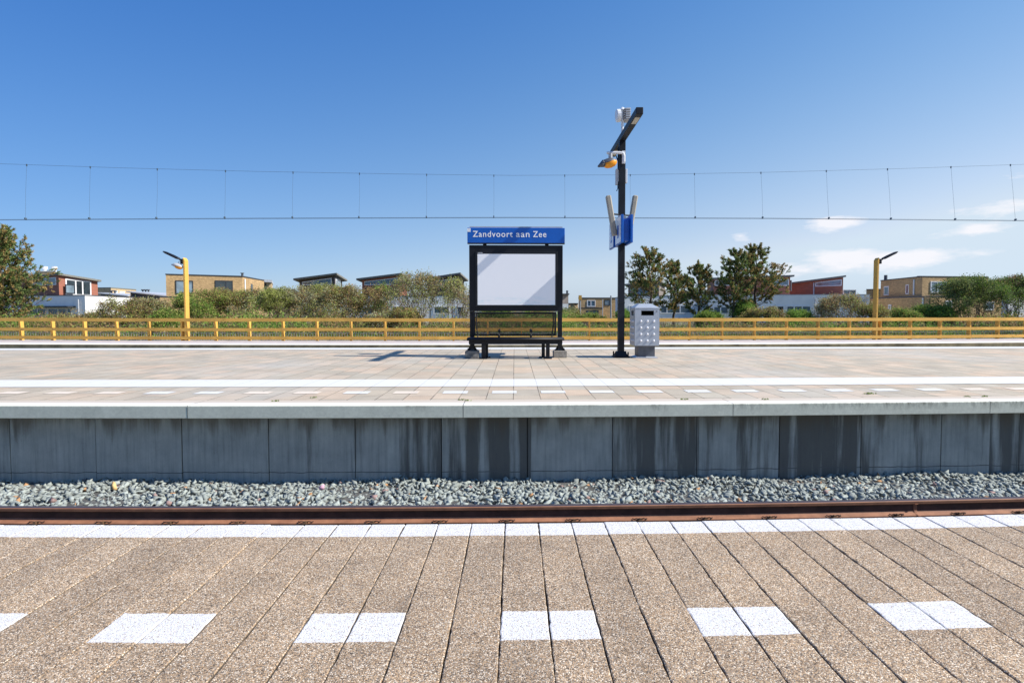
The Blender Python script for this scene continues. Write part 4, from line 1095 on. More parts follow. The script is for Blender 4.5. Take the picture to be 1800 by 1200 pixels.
h.roof('roof', P, [zat(507, 152, 172), zat(506.5, 146, 196), zat(510, 156, 240), zat(510, 164, 214)], .25, .1, 'roof_edge')
win_px(h, P[1], P[2], 203, 209, 511, 515.5, pane='glass_pale', frame='frame_white', fw=.2); win_px(h, P[1], P[2], 212, 221, 512, 516, pane='glass_pale', frame='frame_white', fw=.2)
# low houses with dark lean-to roofs
def leanto(label, xl_, xr_, yl, yr, Y, wall_m, ybot, rm='roof_dark', over=.5, th=.2, dep=8, wins=()):
    h = House('house', label, (xl_+xr_)/2, Y)
    P = [g2(xl_, Y), g2(xr_, Y+.5), (g2(xr_, Y+.5)[0]+.3, Y+dep), (g2(xl_, Y)[0]+.3, Y+dep)]
    a, b2 = zat(yl, Y, xl_), zat(yr, Y, xr_)
    h.prism('wall', P, -.4, [a, b2, b2, a], wall_m); h.roof('roof', P, [a, b2, b2, a], th, over, rm)
    for k in wins: win_px(h, P[0], P[1], *k[0], **k[1])
    return h, P
h, P = leanto('low white house with thin dark lean-to roof beside the red house', 178, 226, 516, 520.5, 86, 'roof_dark', 560, 'zinc', .4, .16)
for px_ in (196, 202):
    q = MB(); p = at(px_, 514, 88); q.tube([(p.x, 88, p.z-1), (p.x, 88, p.z+.25)], .12, 8); q.tube([(p.x, 88, p.z+.2), (p.x, 88, p.z+.35)], .25, 8); q.build('roof_vent', 'roof_dark', h)
h, P = leanto('low house with dark sloping roof and tan lower wall, left of the tan brick house', 230, 300, 514, 521.5, 76, 'roof_dark', 560, 'zinc', .5, .16)
P2_ = [g2(234, 74.5), g2(305, 74.0), (g2(305, 74)[0], 75.8), (g2(234, 74.5)[0], 75.8)]
zz_ = zat(525, 74, 265); h.prism('front_wall', P2_, -.4, zz_, 'brick')
win_px(h, P2_[0], P2_[1], 274, 300, 532.5, 546, pane='glass_blue', frame='frame_white', fw=.1)
for px_ in (251, 256, 261):
    q = MB(); p = at(px_, 513.5, 80); q.tube([(p.x, 80, p.z-1), (p.x, 80, p.z+.3)], .1, 8); q.tube([(p.x, 80, p.z+.25), (p.x, 80, p.z+.4)], .2, 8); q.build('roof_vent', 'roof_dark', h)
# --- 3 tan brick house left
h = House('house', 'flat-roofed tan brick house with two dark windows behind the left timber lamp post', 380, 64)
A, B_, = g2(293, 61), g2(427, 64.5); C_ = g2(465, 73); D_ = (A[0]+C_[0]-B_[0], A[1]+C_[1]-B_[1])
zt2 = zat(485.3, 63, 400)
h.prism('wall', [A, B_, C_, D_], -.3, zt2, 'brick'); h.roof('roof', [A, B_, C_, D_], [zt2]*4, .13, .06, 'frame_dark')
win_px(h, A, B_, 310.5, 341.5, 493, 516.5, pane='glass_pale', mpx=(327,)); win_px(h, A, B_, 380, 411, 493, 515.5, pane='glass_dark', mpx=(399,))
win_px(h, B_, C_, 442.5, 445.5, 499, 517, pane='glass_dark', fw=.05)
q = MB(); p = Vector(B_)+(Vector(C_)-Vector(B_))*.09; q.tube([(p.x+.1, p.y-.1, .5), (p.x+.1, p.y-.1, zt2-.2)], .08, 8); q.build('downpipe', 'render', h)
q = MB(); p = at(426, 483, 63); q.tube([(p.x, 63, zt2), (p.x, 63, zat(480, 63, 426))], .12, 8); q.tube([(p.x, 63, zat(480.5, 63, 426)), (p.x, 63, zat(479.5, 63, 426))], .2, 8); q.build('chimney', 'roof_dark', h)
P = [(A[0]+.3, A[1]-1.6), (g2(390, 61.8)[0], 61.8), (g2(390, 61.8)[0], 63.4), (A[0]+.3, 60.95)]
zz_ = zat(523.5, 61, 340); h.prism('lower_bay', P, -.3, zz_, 'brick'); h.roof('bay_roof', P, [zz_]*4, .13, .05, 'frame_dark')
h = House('house', 'small pale brick house with a grey overhanging roof slab right of the tan house', 474, 78)
P = [g2(458, 77), g2(478, 77.5), g2(480, 84), g2(456, 84)]; zt2 = zat(496.5, 77, 470)
h.prism('wall', P, -.3, zt2, 'brick_pale'); h.roof('roof', P, [zt2+.1, zt2, zt2, zt2+.1], .35, .35, 'zinc'); win_px(h, P[0], P[1], 464, 469.5, 498, 512, pane='glass_dark')
P = [g2(477, 82), g2(520, 82), g2(520, 88), g2(477, 88)]; h.prism('side_wing', P, -.3, zat(508, 82, 490), 'greyboards')
# --- 4..6 houses with wing roofs
def winghouse(label, xl_, xp, xr_, yl, yp, yr, Y, wall_m, ywin, wx, wy, wy2, side_m='cedar', pane='glass_blue', fr='frame_white', sidewin=None, mpx=(), yside=None, lower=None):
    h = House('house', label, (xl_+xp)/2, Y)
    A, B_, C_ = g2(xl_, Y+2), g2(xp, Y), g2(xr_, Y+6); D_ = (A[0]+C_[0]-B_[0], A[1]+C_[1]-B_[1])
    a, b2, c = zat(yl, Y+2, xl_), zat(yp, Y, xp), zat(yr, Y+6, xr_); d = a+c-b2
    h.prism('upper_wall', [A, B_, C_, D_], zat(521, Y, xp), [a, b2, c, d], wall_m)
    h.roof('roof', [A, B_, C_, D_], [a, b2, c, d], .2, .75, 'roof_edge')
    if wx: win_px(h, A, B_, wx[0], wx[1], wy[0], wy2, yb2=wy[1], pane=pane, frame=fr, fw=.09, mpx=mpx)
    if sidewin: win_px(h, B_, C_, *sidewin, pane='glass_pale', frame='frame_white', fw=.25)
    if lower:
        z_ = zat(521, Y, xp)-.01
        Lw = [g2(lower[0], Y-2), g2(lower[1], Y-2.5), (g2(lower[1], Y-2.5)[0]+1, Y+9), (g2(lower[0], Y-2)[0]+1, Y+9)]
        h.prism('lower_wall', Lw, -.4, z_, 'render'); h.roof('parapet', Lw, [z_]*4, .08, .05, 'roof_dark')
        for (wa, wb, ya_, yb_, mm) in lower[2]: win_px(h, Lw[0], Lw[1], wa, wb, ya_, yb_, pane='glass_blue', frame='frame_white', fw=.12, mpx=mm)
    return h
winghouse('dark timber house with wing-shaped grey roof and long white window, left of the bushes', 527, 589, 602, 492.5, 484, 494, 66, 'darkboards', 0, (533, 584.5), (495.5, 488.5), 501, sidewin=(591, 600, 490, 512))
winghouse('dark house with rising thin roof and blue glass strip, behind the centre bushes', 637, 703, 716, 492.5, 484, 494, 66, 'cedar', 0, (642, 700), (494.5, 488), 501, lower=(608, 850, ((640, 665, 538, 552, ()), (690, 722, 538, 552, (706,)), (762, 790, 538, 552, (776,)), (803, 816, 538, 554, ()))))
winghouse('house with rising roof tip and blue glass strip, just left of the poster board', 752, 806, 816, 492, 483.5, 494, 68, 'darkboards', 0, (756, 803), (495, 489), 501)
h, P = leanto('narrow dark boarded house with flat roof, just right of the poster board', 978, 999, 517.5, 517.5, 72, 'greyboards', 560, 'frame_dark', .4, .12, 6)
P2_ = [g2(976, 70.5), g2(999, 70.5), g2(999, 72), g2(976, 72)]; h.prism('lower_wall', P2_, -.3, zat(534, 70.5, 990), 'render')
q = MB(); p = at(997, 515, 74); q.tube([(p.x, 74, p.z-.5), (p.x, 74, p.z+.35)], .14, 8); q.build('chimney', 'roof_dark', h)
# --- 7 tan house centre right
h = House('house', 'small tan brick house with two windows between the poster board and the mast', 1050, 92)
A, B_ = g2(1017, 92), g2(1087, 92.3); P = [A, B_, (B_[0]+1, 100), (A[0]+1, 100)]; zt2 = zat(524.5, 92, 1050)
h.prism('wall', P, -.3, zt2, 'brick'); h.roof('roof', P, [zt2]*4, .16, .08, 'frame_dark')
win_px(h, A, B_, 1031.5, 1046.5, 527.5, 539, pane='glass_blue', frame='frame_white', fw=.12, mpx=(1038.5,)); win_px(h, A, B_, 1062, 1072, 527, 537, pane='glass_pale', frame='frame_dark', fw=.1)
P2_ = [g2(1021, 89.5), g2(1060, 89.5), (g2(1060, 89.5)[0], 91.9), (g2(1021, 89.5)[0], 91.9)]
z_ = zat(542, 89.5, 1040); h.prism('porch', P2_, -.3, z_, 'brick'); h.roof('porch_roof', P2_, [z_]*4, .14, .08, 'frame_dark')
win_px(h, P2_[0], P2_[1], 1030, 1052, 545.5, 557, pane='glass_blue', frame='frame_dark', fw=.1, mpx=(1036,))
q = MB(); p = at(1059.3, 540, 89.3); q.tube([(p.x, 89.3, .2), (p.x, 89.3, zat(526, 89.3, 1059))], .06, 6); q.build('downpipe', 'zinc', h)
h, P = leanto('low tan brick outbuilding with flat roof right beside the narrow boarded house', 1000, 1016, 534, 534, 100, 'brick_pale', 560, 'frame_dark', .15, .14, 6)
# thin street poles
for px_, top, Y, lb in ((1019.8, 524, 48, 'thin grey street pole with a yellow box on top'), (1074, 520, 50, 'thin plain grey pole in front of the tan brick house')):
    t = Thing('street_pole', lb, 'pole', (at(px_, 545, Y).x, Y, -.1)); p = at(px_, top, Y)
    q = MB(); q.tube([(p.x, Y, -.2), (p.x, Y, p.z)], .07, 10); q.build('pole', 'galv', t)
    if top == 524: q = MB(); q.box(p.x-.13, p.x+.13, Y-.12, Y+.12, p.z-.15, p.z+.25); q.build('yellow_box', 'wood', t)
    else: q = MB(); q.tube([(p.x, Y, p.z), (p.x, Y, p.z+.05)], [.08, .03], 10); q.build('cap', 'galv', t)
# --- 8 terrace behind the pines (white lower, red upper)
winghouse('white terrace house behind the group of three pines, grey roof', 1104, 1158, 1168, 502, 497, 504, 70, 'greyboards', 0, (1108, 1150), (508, 504), 516, pane='glass_blue', lower=(1096, 1246, ((1105, 1135, 537, 552, (1120,)), (1160, 1215, 536, 551, (1172, 1195)))))
h = House('house', 'long white house with red boarded upper floor and thin roof behind the tall twin pines', 1320, 66)
A, B_ = g2(1254, 68), g2(1388, 65); P = [A, B_, (B_[0]+2, 73), (A[0]+2, 76)]
ta, tb_ = zat(491, 68, 1254), zat(486.5, 65, 1388); h.prism('upper_wall', P, zat(518.5, 66, 1320), [ta, tb_, tb_+.1, ta+.1], 'cedar')
h.roof('roof', P, [ta, tb_, tb_+.1, ta+.1], .2, .55, 'roof_edge')
win_px(h, A, B_, 1255, 1303, 492.5, 502, yb2=491.5, pane='glass_dark', frame='frame_white', fw=.09, mpx=(1262,)); win_px(h, A, B_, 1340, 1385, 493.5, 502.5, yb2=490, pane='glass_pale', frame='frame_white', fw=.09)
Lw = [g2(1246, 63.5), g2(1528, 60), (g2(1528, 60)[0]+2, 72), (g2(1246, 63)[0]+2, 72)]; z_ = zat(519.3, 62, 1380)
h.prism('lower_wall', Lw, -.4, z_, 'render'); h.roof('parapet', Lw, [z_]*4, .1, .05, 'zinc')
win_px(h, Lw[0], Lw[1], 1253, 1280, 538, 552, pane='glass_blue', frame='frame_white', fw=.12, mpx=(1266,))
win_px(h, Lw[0], Lw[1], 1351, 1378, 537, 550.5, pane='glass_dark', frame='frame_white', fw=.12, mpx=(1365,)); win_px(h, Lw[0], Lw[1], 1381, 1425, 537, 549, pane='glass_blue', frame='frame_white', fw=.12, mpx=(1395, 1409))
q = MB(); p = at(1434, 530, 60.8); q.tube([(p.x, 60.9, 0), (p.x, 60.9, zat(525, 61, 1434))], .08, 8); q.build('downpipe', 'zinc', h)
q = MB(); p = at(1390, 494, 67); q.tube([(p.x, 67, p.z-1.2), (p.x, 67, p.z+.1)], .13, 8); q.build('chimney', 'roof_dark', h)
h = House('house', 'red timber upper house with rising roof beyond the twin pines, above the white wall', 1440, 70)
A, M_, B_ = g2(1388, 72), g2(1429, 70), g2(1481, 66); P = [A, B_, (B_[0]+2.0, 76), (A[0]+2, 80)]
ta, tb_ = zat(499, 72, 1388), zat(487.5, 66, 1481); h.prism('upper_wall', P, z_-.3, [ta, tb_, tb_, ta], 'cedar'); h.roof('roof', P, [ta, tb_, tb_, ta], .2, .5, 'roof_edge')
win_px(h, A, B_, 1432, 1478, 496.5, 503, yb2=491, pane='glass_pale', frame='frame_white', fw=.09)
q = MB(); p0 = Vector(A); p1 = Vector(B_); pp = p0+(p1-p0)*.46; q.tube([(pp.x, pp.y-.12, z_), (pp.x, pp.y-.12, zat(497, 69.5, 1427))], .08, 8); q.build('downpipe', 'zinc', h)
q = MB(); a_ = at(1483, 510, 68); b_2 = at(1504, 510, 68)
for x_ in (a_.x, (a_.x*.5+b_2.x*.5), b_2.x): q.box(x_-.04, x_+.04, 67.95, 68.05, z_, a_.z)
q.box(a_.x, b_2.x, 67.9, 68.0, a_.z, a_.z+.06); q.build('terrace_rail', 'zinc', h)
q = MB(); q.box(a_.x, b_2.x, 68.0, 68.02, z_+.15, a_.z-.02); q.build('glass_screen', 'glass_pale', h)
# --- 9 tan brick house right
h = House('house', 'large two-storey tan brick house with white framed windows behind the right lamp post', 1620, 62)
A, B_, C_ = g2(1547, 69), g2(1620, 60.5), g2(1735, 61.5); D_ = (A[0]+C_[0]-B_[0], A[1]+C_[1]-B_[1]); zt2 = zat(486.8, 60.5, 1620)
zm = zat(522.5, 60.5, 1620)
h.prism('upper_wall', [A, B_, C_, D_], zm+.15, zt2, 'brick'); h.roof('roof', [A, B_, C_, D_], [zt2]*4, .12, .05, 'frame_dark')
A2, B2, C2 = g2(1530, 68.5), g2(1635, 58.5), g2(1760, 59.5); D2 = (A2[0]+C2[0]-B2[0], A2[1]+C2[1]-B2[1])
h.prism('lower_wall', [A2, B2, C2, D2], -.4, zm, 'brick'); h.roof('parapet', [A2, B2, C2, D2], [zm]*4, .12, .04, 'roof_dark')
win_px(h, A, B_, 1552, 1560.5, 503, 519, pane='glass_blue', frame='frame_white', fw=.12); win_px(h, A, B_, 1590, 1595.5, 500, 517, pane='glass_blue', frame='frame_white', fw=.1)
win_px(h, B_, C_, 1633, 1661, 494.5, 514.5, pane='glass_pale', frame='frame_white', fw=.09, mpx=(1645,)); win_px(h, B_, C_, 1690, 1712, 495, 514, pane='glass_pale', frame='frame_white', fw=.09, mpx=(1701,))
win_px(h, A2, B2, 1561, 1566, 535, 546, pane='glass_pale', frame='frame_white', fw=.1); win_px(h, B2, C2, 1660, 1672, 528, 542, pane='glass_blue', frame='frame_white', fw=.12); win_px(h, B2, C2, 1730, 1745, 530, 545, pane='glass_blue', frame='frame_white', fw=.12)
for (Pa, Pb, u_, z0_, z1_) in ((A, B_, .82, zm+.3, zt2-.2), (A2, B2, .89, 0, zm-.1)):
    p = Vector(Pa)+(Vector(Pb)-Vector(Pa))*u_; q = MB(); q.tube([(p.x-.08, p.y-.1, z0_), (p.x-.08, p.y-.1, z1_)], .09, 8); q.build('downpipe', 'render', h)
for px_, t_, Yv, r_ in ((1557, 483.5, 69, .2), (1616, 485, 63, .25)):
    q = MB(); p = at(px_, t_, Yv); q.tube([(p.x, Yv, zt2+.1), (p.x, Yv, p.z)], r_, 8); q.build('chimney', 'roof_dark', h)
h = House('house', 'small tan brick house with flat roof between the white wall and the right lamp post', 1535, 80)
P = [g2(1522, 80), g2(1547, 79), g2(1560, 88), g2(1534, 88)]; zt2 = zat(509.5, 80, 1530); h.prism('wall', P, -.3, zt2, 'brick'); h.roof('roof', P, [zt2]*4, .12, .05, 'roof_dark'); win_px(h, P[0], P[1], 1532.5, 1538, 512, 524, pane='glass_blue', frame='frame_dark')
h, P = leanto('grey roofed white house half hidden behind the dense bush at the far right', 1772, 1850, 495, 491, 76, 'render', 560, 'roof_edge', .6, .3, 10)

# ------------------------------------------------------------------ plants
def twig_tubes(segs):
    """segs: list of (p0,p1,r0,r1) -> 3-sided tapered sticks"""
    V = []; Fq = []; k = 0
    for p0, p1, r0, r1 in segs:
        d = p1-p0; L = np.linalg.norm(d)+1e-6; d = d/L; a = np.cross(d, [.3, .5, .8]); a /= np.linalg.norm(a)+1e-9; b = np.cross(d, a)
        for p, r in ((p0, r0), (p1, r1)):
            for t in (0, 2.094, 4.189): V.append(p+(a*math.cos(t)+b*math.sin(t))*r)
        for j in range(3): Fq.append((k+j, k+(j+1) % 3, k+3+(j+1) % 3, k+3+j))
        k += 6
    return np.array(V), np.array(Fq)
def leaves(P, n_each, spread, size, tints, asp=.45, up=.0, rs=None):
    """leaf quads scattered around points"""
    N = len(P)*n_each; C = np.repeat(P, n_each, axis=0)+rs.normal(0, spread, (N, 3))
    d = rs.normal(size=(N, 3)); d[:, 2] += up; d /= np.linalg.norm(d, axis=1)[:, None]
    e = rs.normal(size=(N, 3)); e -= d*(e*d).sum(1)[:, None]; e /= np.linalg.norm(e, axis=1)[:, None]
    s = size*rs.uniform(.6, 1.4, (N, 1))
    V = np.stack([C-d*s, C+e*s*asp, C+d*s, C-e*s*asp], axis=1).reshape(-1, 3); Fq = np.arange(N*4).reshape(-1, 4)
    T = np.repeat(tints, n_each, axis=0)*rs.uniform(.7, 1.35, (N, 1))
    return V, Fq, T
OLIVE = np.array([.31, .34, .09]); BROWN = np.array([.36, .24, .11]); GREEN = np.array([.17, .30, .05]); BRIGHT = np.array([.25, .34, .07]); DARK = np.array([.13, .17, .06]); GREYG = np.array([.38, .38, .22])
def shrub(name, label, px, Y, wpx, toppy, pal, dens=1.0, seed=0, cat='bush', group='bushes behind the timber fence', twiggy=1.0, low=.0):
    rs = np.random.default_rng(seed+100); c = at(px, 545, Y); zt_ = at(px, toppy, Y).z; w_ = wpx*Y/F/2; base = np.array([c.x, Y, -.25]); H = zt_+.25
    t = Thing(name, label, cat, (c.x, Y, -.25), group)
    # main forks
    tips = []; segs = []
    nst = int(7+w_*2.5)
    def branch(p, d, L, r, lev):
        q_ = p; 
        for i in range(2):
            d = d+rs.normal(0, .22, 3); d /= np.linalg.norm(d); q2 = q_+d*L*.5; segs.append((q_, q2, r, r*.8)); q_ = q2; r *= .8
        if lev == 0: tips.append(q_); return
        for k in range(3 if lev > 1 else 3):
            nd = d+rs.normal(0, .55, 3); nd[2] += .12; nd /= np.linalg.norm(nd); branch(q_, nd, L*.68, r*.7, lev-1)
    for i in range(nst):
        a = rs.uniform(0, 6.28); out_ = rs.uniform(.0, 1.0)
        b0 = base+np.array([w_*.55*out_*math.cos(a), w_*.35*out_*math.sin(a), 0])
        d = np.array([math.cos(a)*out_*1.0*min(1.3, w_/H), math.sin(a)*out_*.8, 1.0]); d /= np.linalg.norm(d)
        branch(b0, d, H*.36, .035, 4)
    tips = np.array(tips); sg = np.array([[a, b] for a, b, _, _ in segs])
    # fit into the envelope
    mn = tips.min(0); mx_ = tips.max(0); q99 = np.quantile(tips[:, 2], .995)
    sxs = w_/max(abs(np.quantile(tips[:, 0], .985)-base[0]), abs(base[0]-np.quantile(tips[:, 0], .015))); szs = H/(q99-base[2]); sys = min(1.2, 1.6*w_/max(.5, (mx_[1]-mn[1])*.5)) if w_ > 1 else 1
    S = np.array([sxs, min(1.3, max(.6, sys)), szs])
    tips = base+(tips-base)*S; segs = [(base+(a-base)*S, base+(b-base)*S, r0, r1) for a, b, r0, r1 in segs]
    tips = tips[tips[:, 2] > base[2]+.1]
    V, Fq = twig_tubes([(a, b, max(r0, .007), max(r1, .006)) for a, b, r0, r1 in segs]); quick('branches', V, Fq, None, 'twig', t)
    # leaf clumps at the tips, palette per clump patch
    k = rs.integers(0, len(pal), len(tips)); ph = np.sin(tips[:, 0]*1.7+seed)+np.sin(tips[:, 2]*2.3+tips[:, 1]+seed*2)+rs.normal(0, .5, len(tips))
    k = np.clip(((ph+2)/4*len(pal)).astype(int), 0, len(pal)-1); tn = np.array(pal)[k]
    low_ = np.array([b for a, b, r0, r1 in segs if r0 < .016 and b[2] > base[2]+.05]); low_ = low_[rs.random(len(low_)) < (.4 if dens < .85 else .5)]
    kl = np.clip(((np.sin(low_[:, 0]*1.3+seed)+rs.normal(0, .7, len(low_))+2)/4*len(pal)).astype(int), 0, len(pal)-1)
    allp = np.vstack([tips, low_]); tn = np.vstack([tn, np.array(pal)[kl]*.85])
    V, Fq, T = leaves(allp, int(8*dens), .12, .05, tn, .45, .3, rs)
    quick('foliage', V, Fq, T, 'leaf', t)
    return t
def pine(label, px, Y, toppy, wpx, seed, group='pines behind the timber fence', basez=-.3, lowf=.25, lean=0, bare=.0, skew=0.0, rust=.4, dense=1.0):
    rs = np.random.default_rng(seed+500); c = at(px, 545, Y); zt_ = at(px, toppy, Y).z; H = zt_-basez; w_ = wpx*Y/F/2
    t = Thing('pine_tree', label, 'pine tree', (c.x, Y, basez), group)
    base = np.array([c.x, Y, basez]); segs = []; tuft = []; tr = []
    n = 10
    P = [base+np.array([lean*(i/n)**1.3+.10*math.sin(i*1.1+seed), .08*math.sin(i*.9), H*i/n*.97]) for i in range(n+1)]
    q = MB(); q.tube([tuple(p) for p in P], [max(.02, .13*(1-i/n)**.8*H/6) for i in range(n+1)], 8); q.build('trunk', 'bark', t, smooth=True)
    nb = int(H*12*dense)
    for i in range(nb):
        f = lowf+(1-lowf)*(i+rs.uniform(0, 1))/nb; f = min(f, .985)
        j = min(int(f*n), n-1); p = P[j]+(P[j+1]-P[j])*(f*n-j)
        g_ = (f-lowf)/(1-lowf)
        L = w_*1.45*(1.0-g_*.80)*rs.uniform(.35, 1.15)*(min(1, .6+g_*2.2)); a = rs.uniform(0, 6.28)
        L = max(L, .28)
        d = np.array([math.cos(a)+skew, math.sin(a), .12+.55*g_]); d /= np.linalg.norm(d)
        m_ = 4; q0 = p; r = .032*(1-g_*.6)
        for s_ in range(m_):
            d = d+np.array([0, 0, .14])+rs.normal(0, .12, 3); d /= np.linalg.norm(d); q1 = q0+d*L/m_; segs.append((q0, q1, r, r*.75)); q0 = q1; r *= .75
            if s_ >= 1:
                for _ in range(3):
                    dd_ = d+rs.normal(0, .65, 3); dd_[2] += .35; dd_ /= np.linalg.norm(dd_); l2 = L*rs.uniform(.14, .32); e1_ = q0+dd_*l2; segs.append((q0, e1_, r*.7, r*.4)); tuft.append((e1_, dd_))
                    d3 = dd_+rs.normal(0, .6, 3); d3[2] += .3; d3 /= np.linalg.norm(d3); e2 = q0+dd_*l2*.5+d3*l2*.6; tuft.append((e2, d3)); segs.append((q0+dd_*l2*.5, e2, r*.5, r*.3))
        tuft.append((q0, d))
    tuft.append((P[-1], np.array([0, 0, 1.])))
    V, Fq = twig_tubes([(a, b, max(r0, .009), max(r1, .007)) for a, b, r0, r1 in segs]); quick('branches', V, Fq, None, 'bark', t)
    C = np.array([a for a, _ in tuft]); D = np.array([b for _, b in tuft]); M_ = 26
    N = len(C)*M_; CC = np.repeat(C, M_, 0); DD = np.repeat(D, M_, 0)
    along = rs.uniform(-.2, .04, (N, 1)); dirs = DD*.75+rs.normal(0, .6, (N, 3)); dirs /= np.linalg.norm(dirs, axis=1)[:, None]
    e = np.cross(dirs, rs.normal(size=(N, 3))); e /= np.linalg.norm(e, axis=1)[:, None]
    s = rs.uniform(.08, .135, (N, 1)); b0 = CC+DD*along
    V = np.stack([b0-e*.016, b0+e*.016, b0+dirs*s+e*.010, b0+dirs*s-e*.010], 1).reshape(-1, 3); Fq = np.arange(N*4).reshape(-1, 4)
    tn = np.where(rs.random((len(C), 1)) < rust, np.array([[.38, .27, .105]]), np.array([[.16, .22, .07]]))*rs.uniform(.65, 1.45, (len(C), 1))
    T = np.repeat(tn, M_, 0)*rs.uniform(.75, 1.25, (N, 1)); quick('crown', V, Fq, T, 'needle', t)

pine('big dark pine cut by the left edge of the photo, beside the red house', 2, 36, 408, 136, 1, lowf=.04, rust=.34, dense=2.5)
pine('slender topped pine, leftmost of the group behind the bin', 1143, 42, 444, 100, 2, lowf=.25, rust=.42)
pine('small narrow pine, middle of the group right of the bin', 1186, 45, 461, 64, 3, lowf=.28, rust=.42)
pine('bushy medium pine, rightmost of the group of three right of the bin', 1226, 42, 466, 80, 4, lowf=.25, lean=.1, rust=.4)
pine('tall dark pine, left one of the tall twins', 1287, 41, 441, 88, 5, lowf=.25, lean=.35, rust=.3)
pine('tallest pine with open ragged top, right one of the tall twins', 1328, 42, 434, 94, 6, lowf=.28, rust=.5, skew=.15)

OB = [OLIVE, BROWN, OLIVE, BROWN*.8, GREYG]; GB = [GREEN, OLIVE, GREEN*.9, OLIVE, BROWN]; LO = [OLIVE*1.15, OLIVE, GREYG, BROWN]; DG = [DARK*1.2, GREEN*.8, DARK, OLIVE*.8, DARK*1.4]
BG = [BRIGHT, GREEN, BRIGHT*.8]
S_ = [
 ('low brown bush under the white wall of the red house', 95, 36, 90, 557, OB, .7),
 ('low olive bush left of the round brown bush', 158, 37, 80, 552, OB, .7),
 ('round brown twiggy bush standing higher before the low white wall', 214, 35, 54, 525, OB, .6),
 ('brown bush with raised top left of the timber lamp post', 262, 36, 76, 526, OB, .75),
 ('small green bush just left of the left lamp post', 300, 33, 46, 546, GB, 1),
 ('olive bush rising right behind the left lamp post', 352, 37, 95, 513, GB, 1),
 ('dense olive bush below the right corner of the tan house', 420, 39, 110, 510, OB, 1),
 ('wide olive bush between the tan house and the wing roof', 490, 38, 120, 508, LO, 1),
 ('tall olive bush below the dark wing-roofed house', 560, 40, 120, 500, LO, 1),
 ('brownish bush in front of the rising roof house', 622, 37, 100, 504, OB, 1),
 ('bush with reddish twigs left of the tallest bush', 672, 38, 90, 500, [OLIVE, BROWN, BROWN*1.1, GREEN], .8),
 ('tallest light green open bush left of the poster board', 738, 36, 110, 478, LO, .62),
 ('light green open bush touching the poster board', 798, 36, 80, 490, LO, .62),
 ('green bush seen through the bench mesh, left half', 872, 36, 90, 545, GB, 1.1),
 ('brown bush seen through the bench mesh, right half', 945, 37, 90, 550, OB, 1.1),
 ('low brown bush at the foot of the tall pale bush', 700, 33, 110, 545, OB, .8),
 ('small pale bush just right of the poster board', 1003, 48, 36, 541, LO, .8),
 ('low green bush in front of the small tan house', 1040, 46, 60, 553, GB, 1),
 ('dark green bush between the mast and the bin', 1092, 38, 48, 548, BG, 1),
 ('bright green bush at the foot of the middle pines', 1248, 40, 48, 550, BG, 1),
 ('bright green bush between the twin pine trunks', 1305, 41, 50, 530, BG, .9),
 ('rounded brown bush right of the twin pines', 1345, 38, 60, 542, OB, 1),
 ('bright green bush under the windows of the white house', 1402, 38, 60, 548, BG, 1),
 ('pale brown bush with bare twigs left of the right lamp post', 1484, 37, 92, 518, [OLIVE, BROWN, GREYG, BROWN], .7),
 ('small brown bush at the foot of the right lamp post', 1528, 35, 44, 537, OB, .8),
 ('low green bush right of the right lamp post', 1580, 36, 66, 545, GB, 1),
 ('bright green low bush in front of the large tan brick house', 1628, 37, 66, 538, BG, 1),
 ('dense dark green bush hiding the right of the tan house', 1706, 36, 92, 487, DG, 1.35),
 ('dense dark bush with brown top at the right edge', 1775, 37, 110, 487, [DARK, BROWN*.7, GREEN*.8, DARK*1.3], 1.35),
]
for i, (lb, px_, Y, wp, tp2, pal, dn) in enumerate(S_): shrub('bush', lb, px_, Y, wp, tp2, pal, dn, i)
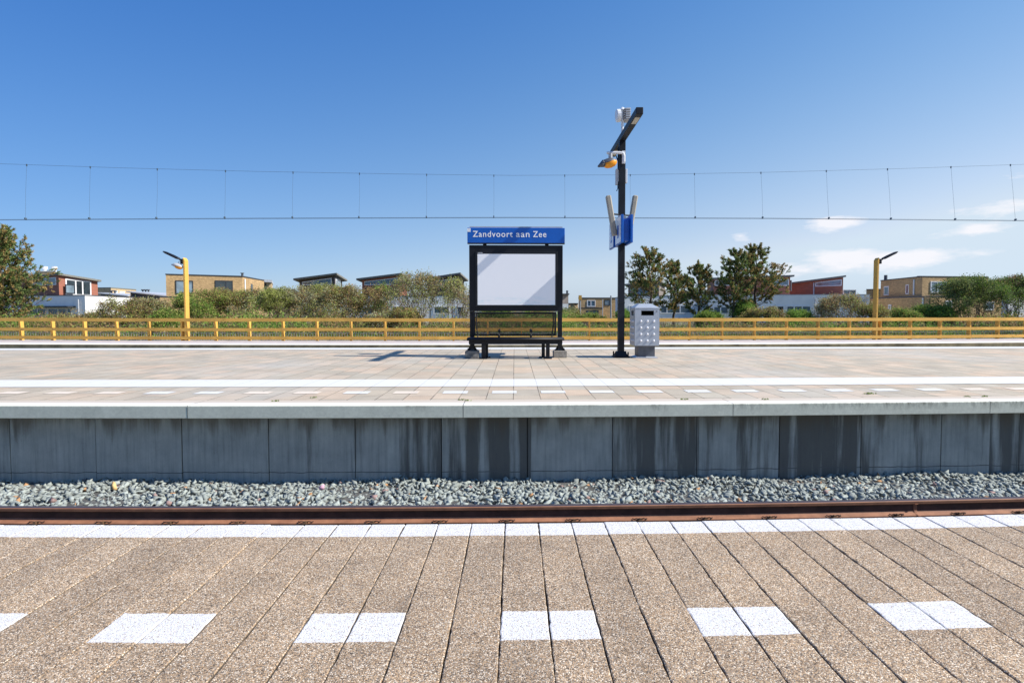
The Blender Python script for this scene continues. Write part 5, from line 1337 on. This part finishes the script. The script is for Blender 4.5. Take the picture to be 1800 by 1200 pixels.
# undergrowth: grass and low scrub
rs = np.random.default_rng(77); N = 9000
xx = rs.uniform(-46, 46, N); yy2 = rs.uniform(28.0, 40, N); Pn = np.stack([xx, yy2+.0008*xx*xx, -.42+np.clip((yy2-28)/16, 0, 1)*.45+rs.uniform(0, .45, N)**1.0*rs.uniform(.3, 1, N)], 1)
ph = np.sin(xx*.55)+np.sin(xx*.23+1.3)+np.sin(yy2*.9+xx*.3)+rs.normal(0, .6, N); pal = np.array([BROWN, OLIVE*.9, GREEN*.8, OLIVE, GREEN*.9, GREYG]); kk = np.clip(((ph+3)/6*len(pal)).astype(int), 0, len(pal)-1)
V, Fq, T = leaves(Pn, 11, .13, .06, pal[kk], .3, .9, rs)
ug = quick('undergrowth', V, Fq, T, 'leaf'); tag(ug, 'tangled green and brown undergrowth covering the dune behind the fence', 'undergrowth'); ug['kind'] = 'stuff'
# dense low scrub just behind the railing, reading as one mass
N = 8000; xx = rs.uniform(-46, 46, N); yy2 = rs.uniform(29.5, 34, N)+.0015*xx*xx
top = .55+.35*np.sin(xx*.41+1)+.25*np.sin(xx*1.13)+.2*np.sin(xx*2.7)+.15*rs.normal(size=N); top = np.where((xx > 4) & (xx < 22), top*.55, top)
Pn = np.stack([xx, yy2, -.4+np.maximum(.2, top+.45)*rs.uniform(.05, 1, N)**.7], 1)
ph = np.sin(xx*.8)+np.sin(xx*.33+.3)+np.sin(yy2*1.4)+rs.normal(0, .6, N); pal = np.array([BROWN*.8, OLIVE*.8, BROWN*.9, GREEN*.9, OLIVE, GREEN*1.1]); kk = np.clip(((ph+3)/6*len(pal)).astype(int), 0, len(pal)-1)
V, Fq, T = leaves(Pn, 13, .14, .06, pal[kk], .4, .4, rs)
th = quick('scrub', V, Fq, T, 'leaf'); tag(th, 'dense low brown and green scrub filling the gap between fence and bushes', 'scrub'); th['kind'] = 'stuff'
N = 5200; xx = rs.uniform(-40, 40, N); yy2 = rs.uniform(30, 42, N)
segs = []
for x, y in zip(xx, yy2):
    p0 = np.array([x, y, -.35+min(1, (y-28)/16)*.4]); d = rs.normal(0, .5, 3); d[2] = 1; segs.append((p0, p0+d*rs.uniform(.4, .9), .010, .006))
V, Fq = twig_tubes(segs); o = quick('dry_twigs', V, Fq, None, 'twig'); tag(o, 'thin bare brown twigs standing in the undergrowth behind the fence', 'twigs'); o['kind'] = 'stuff'
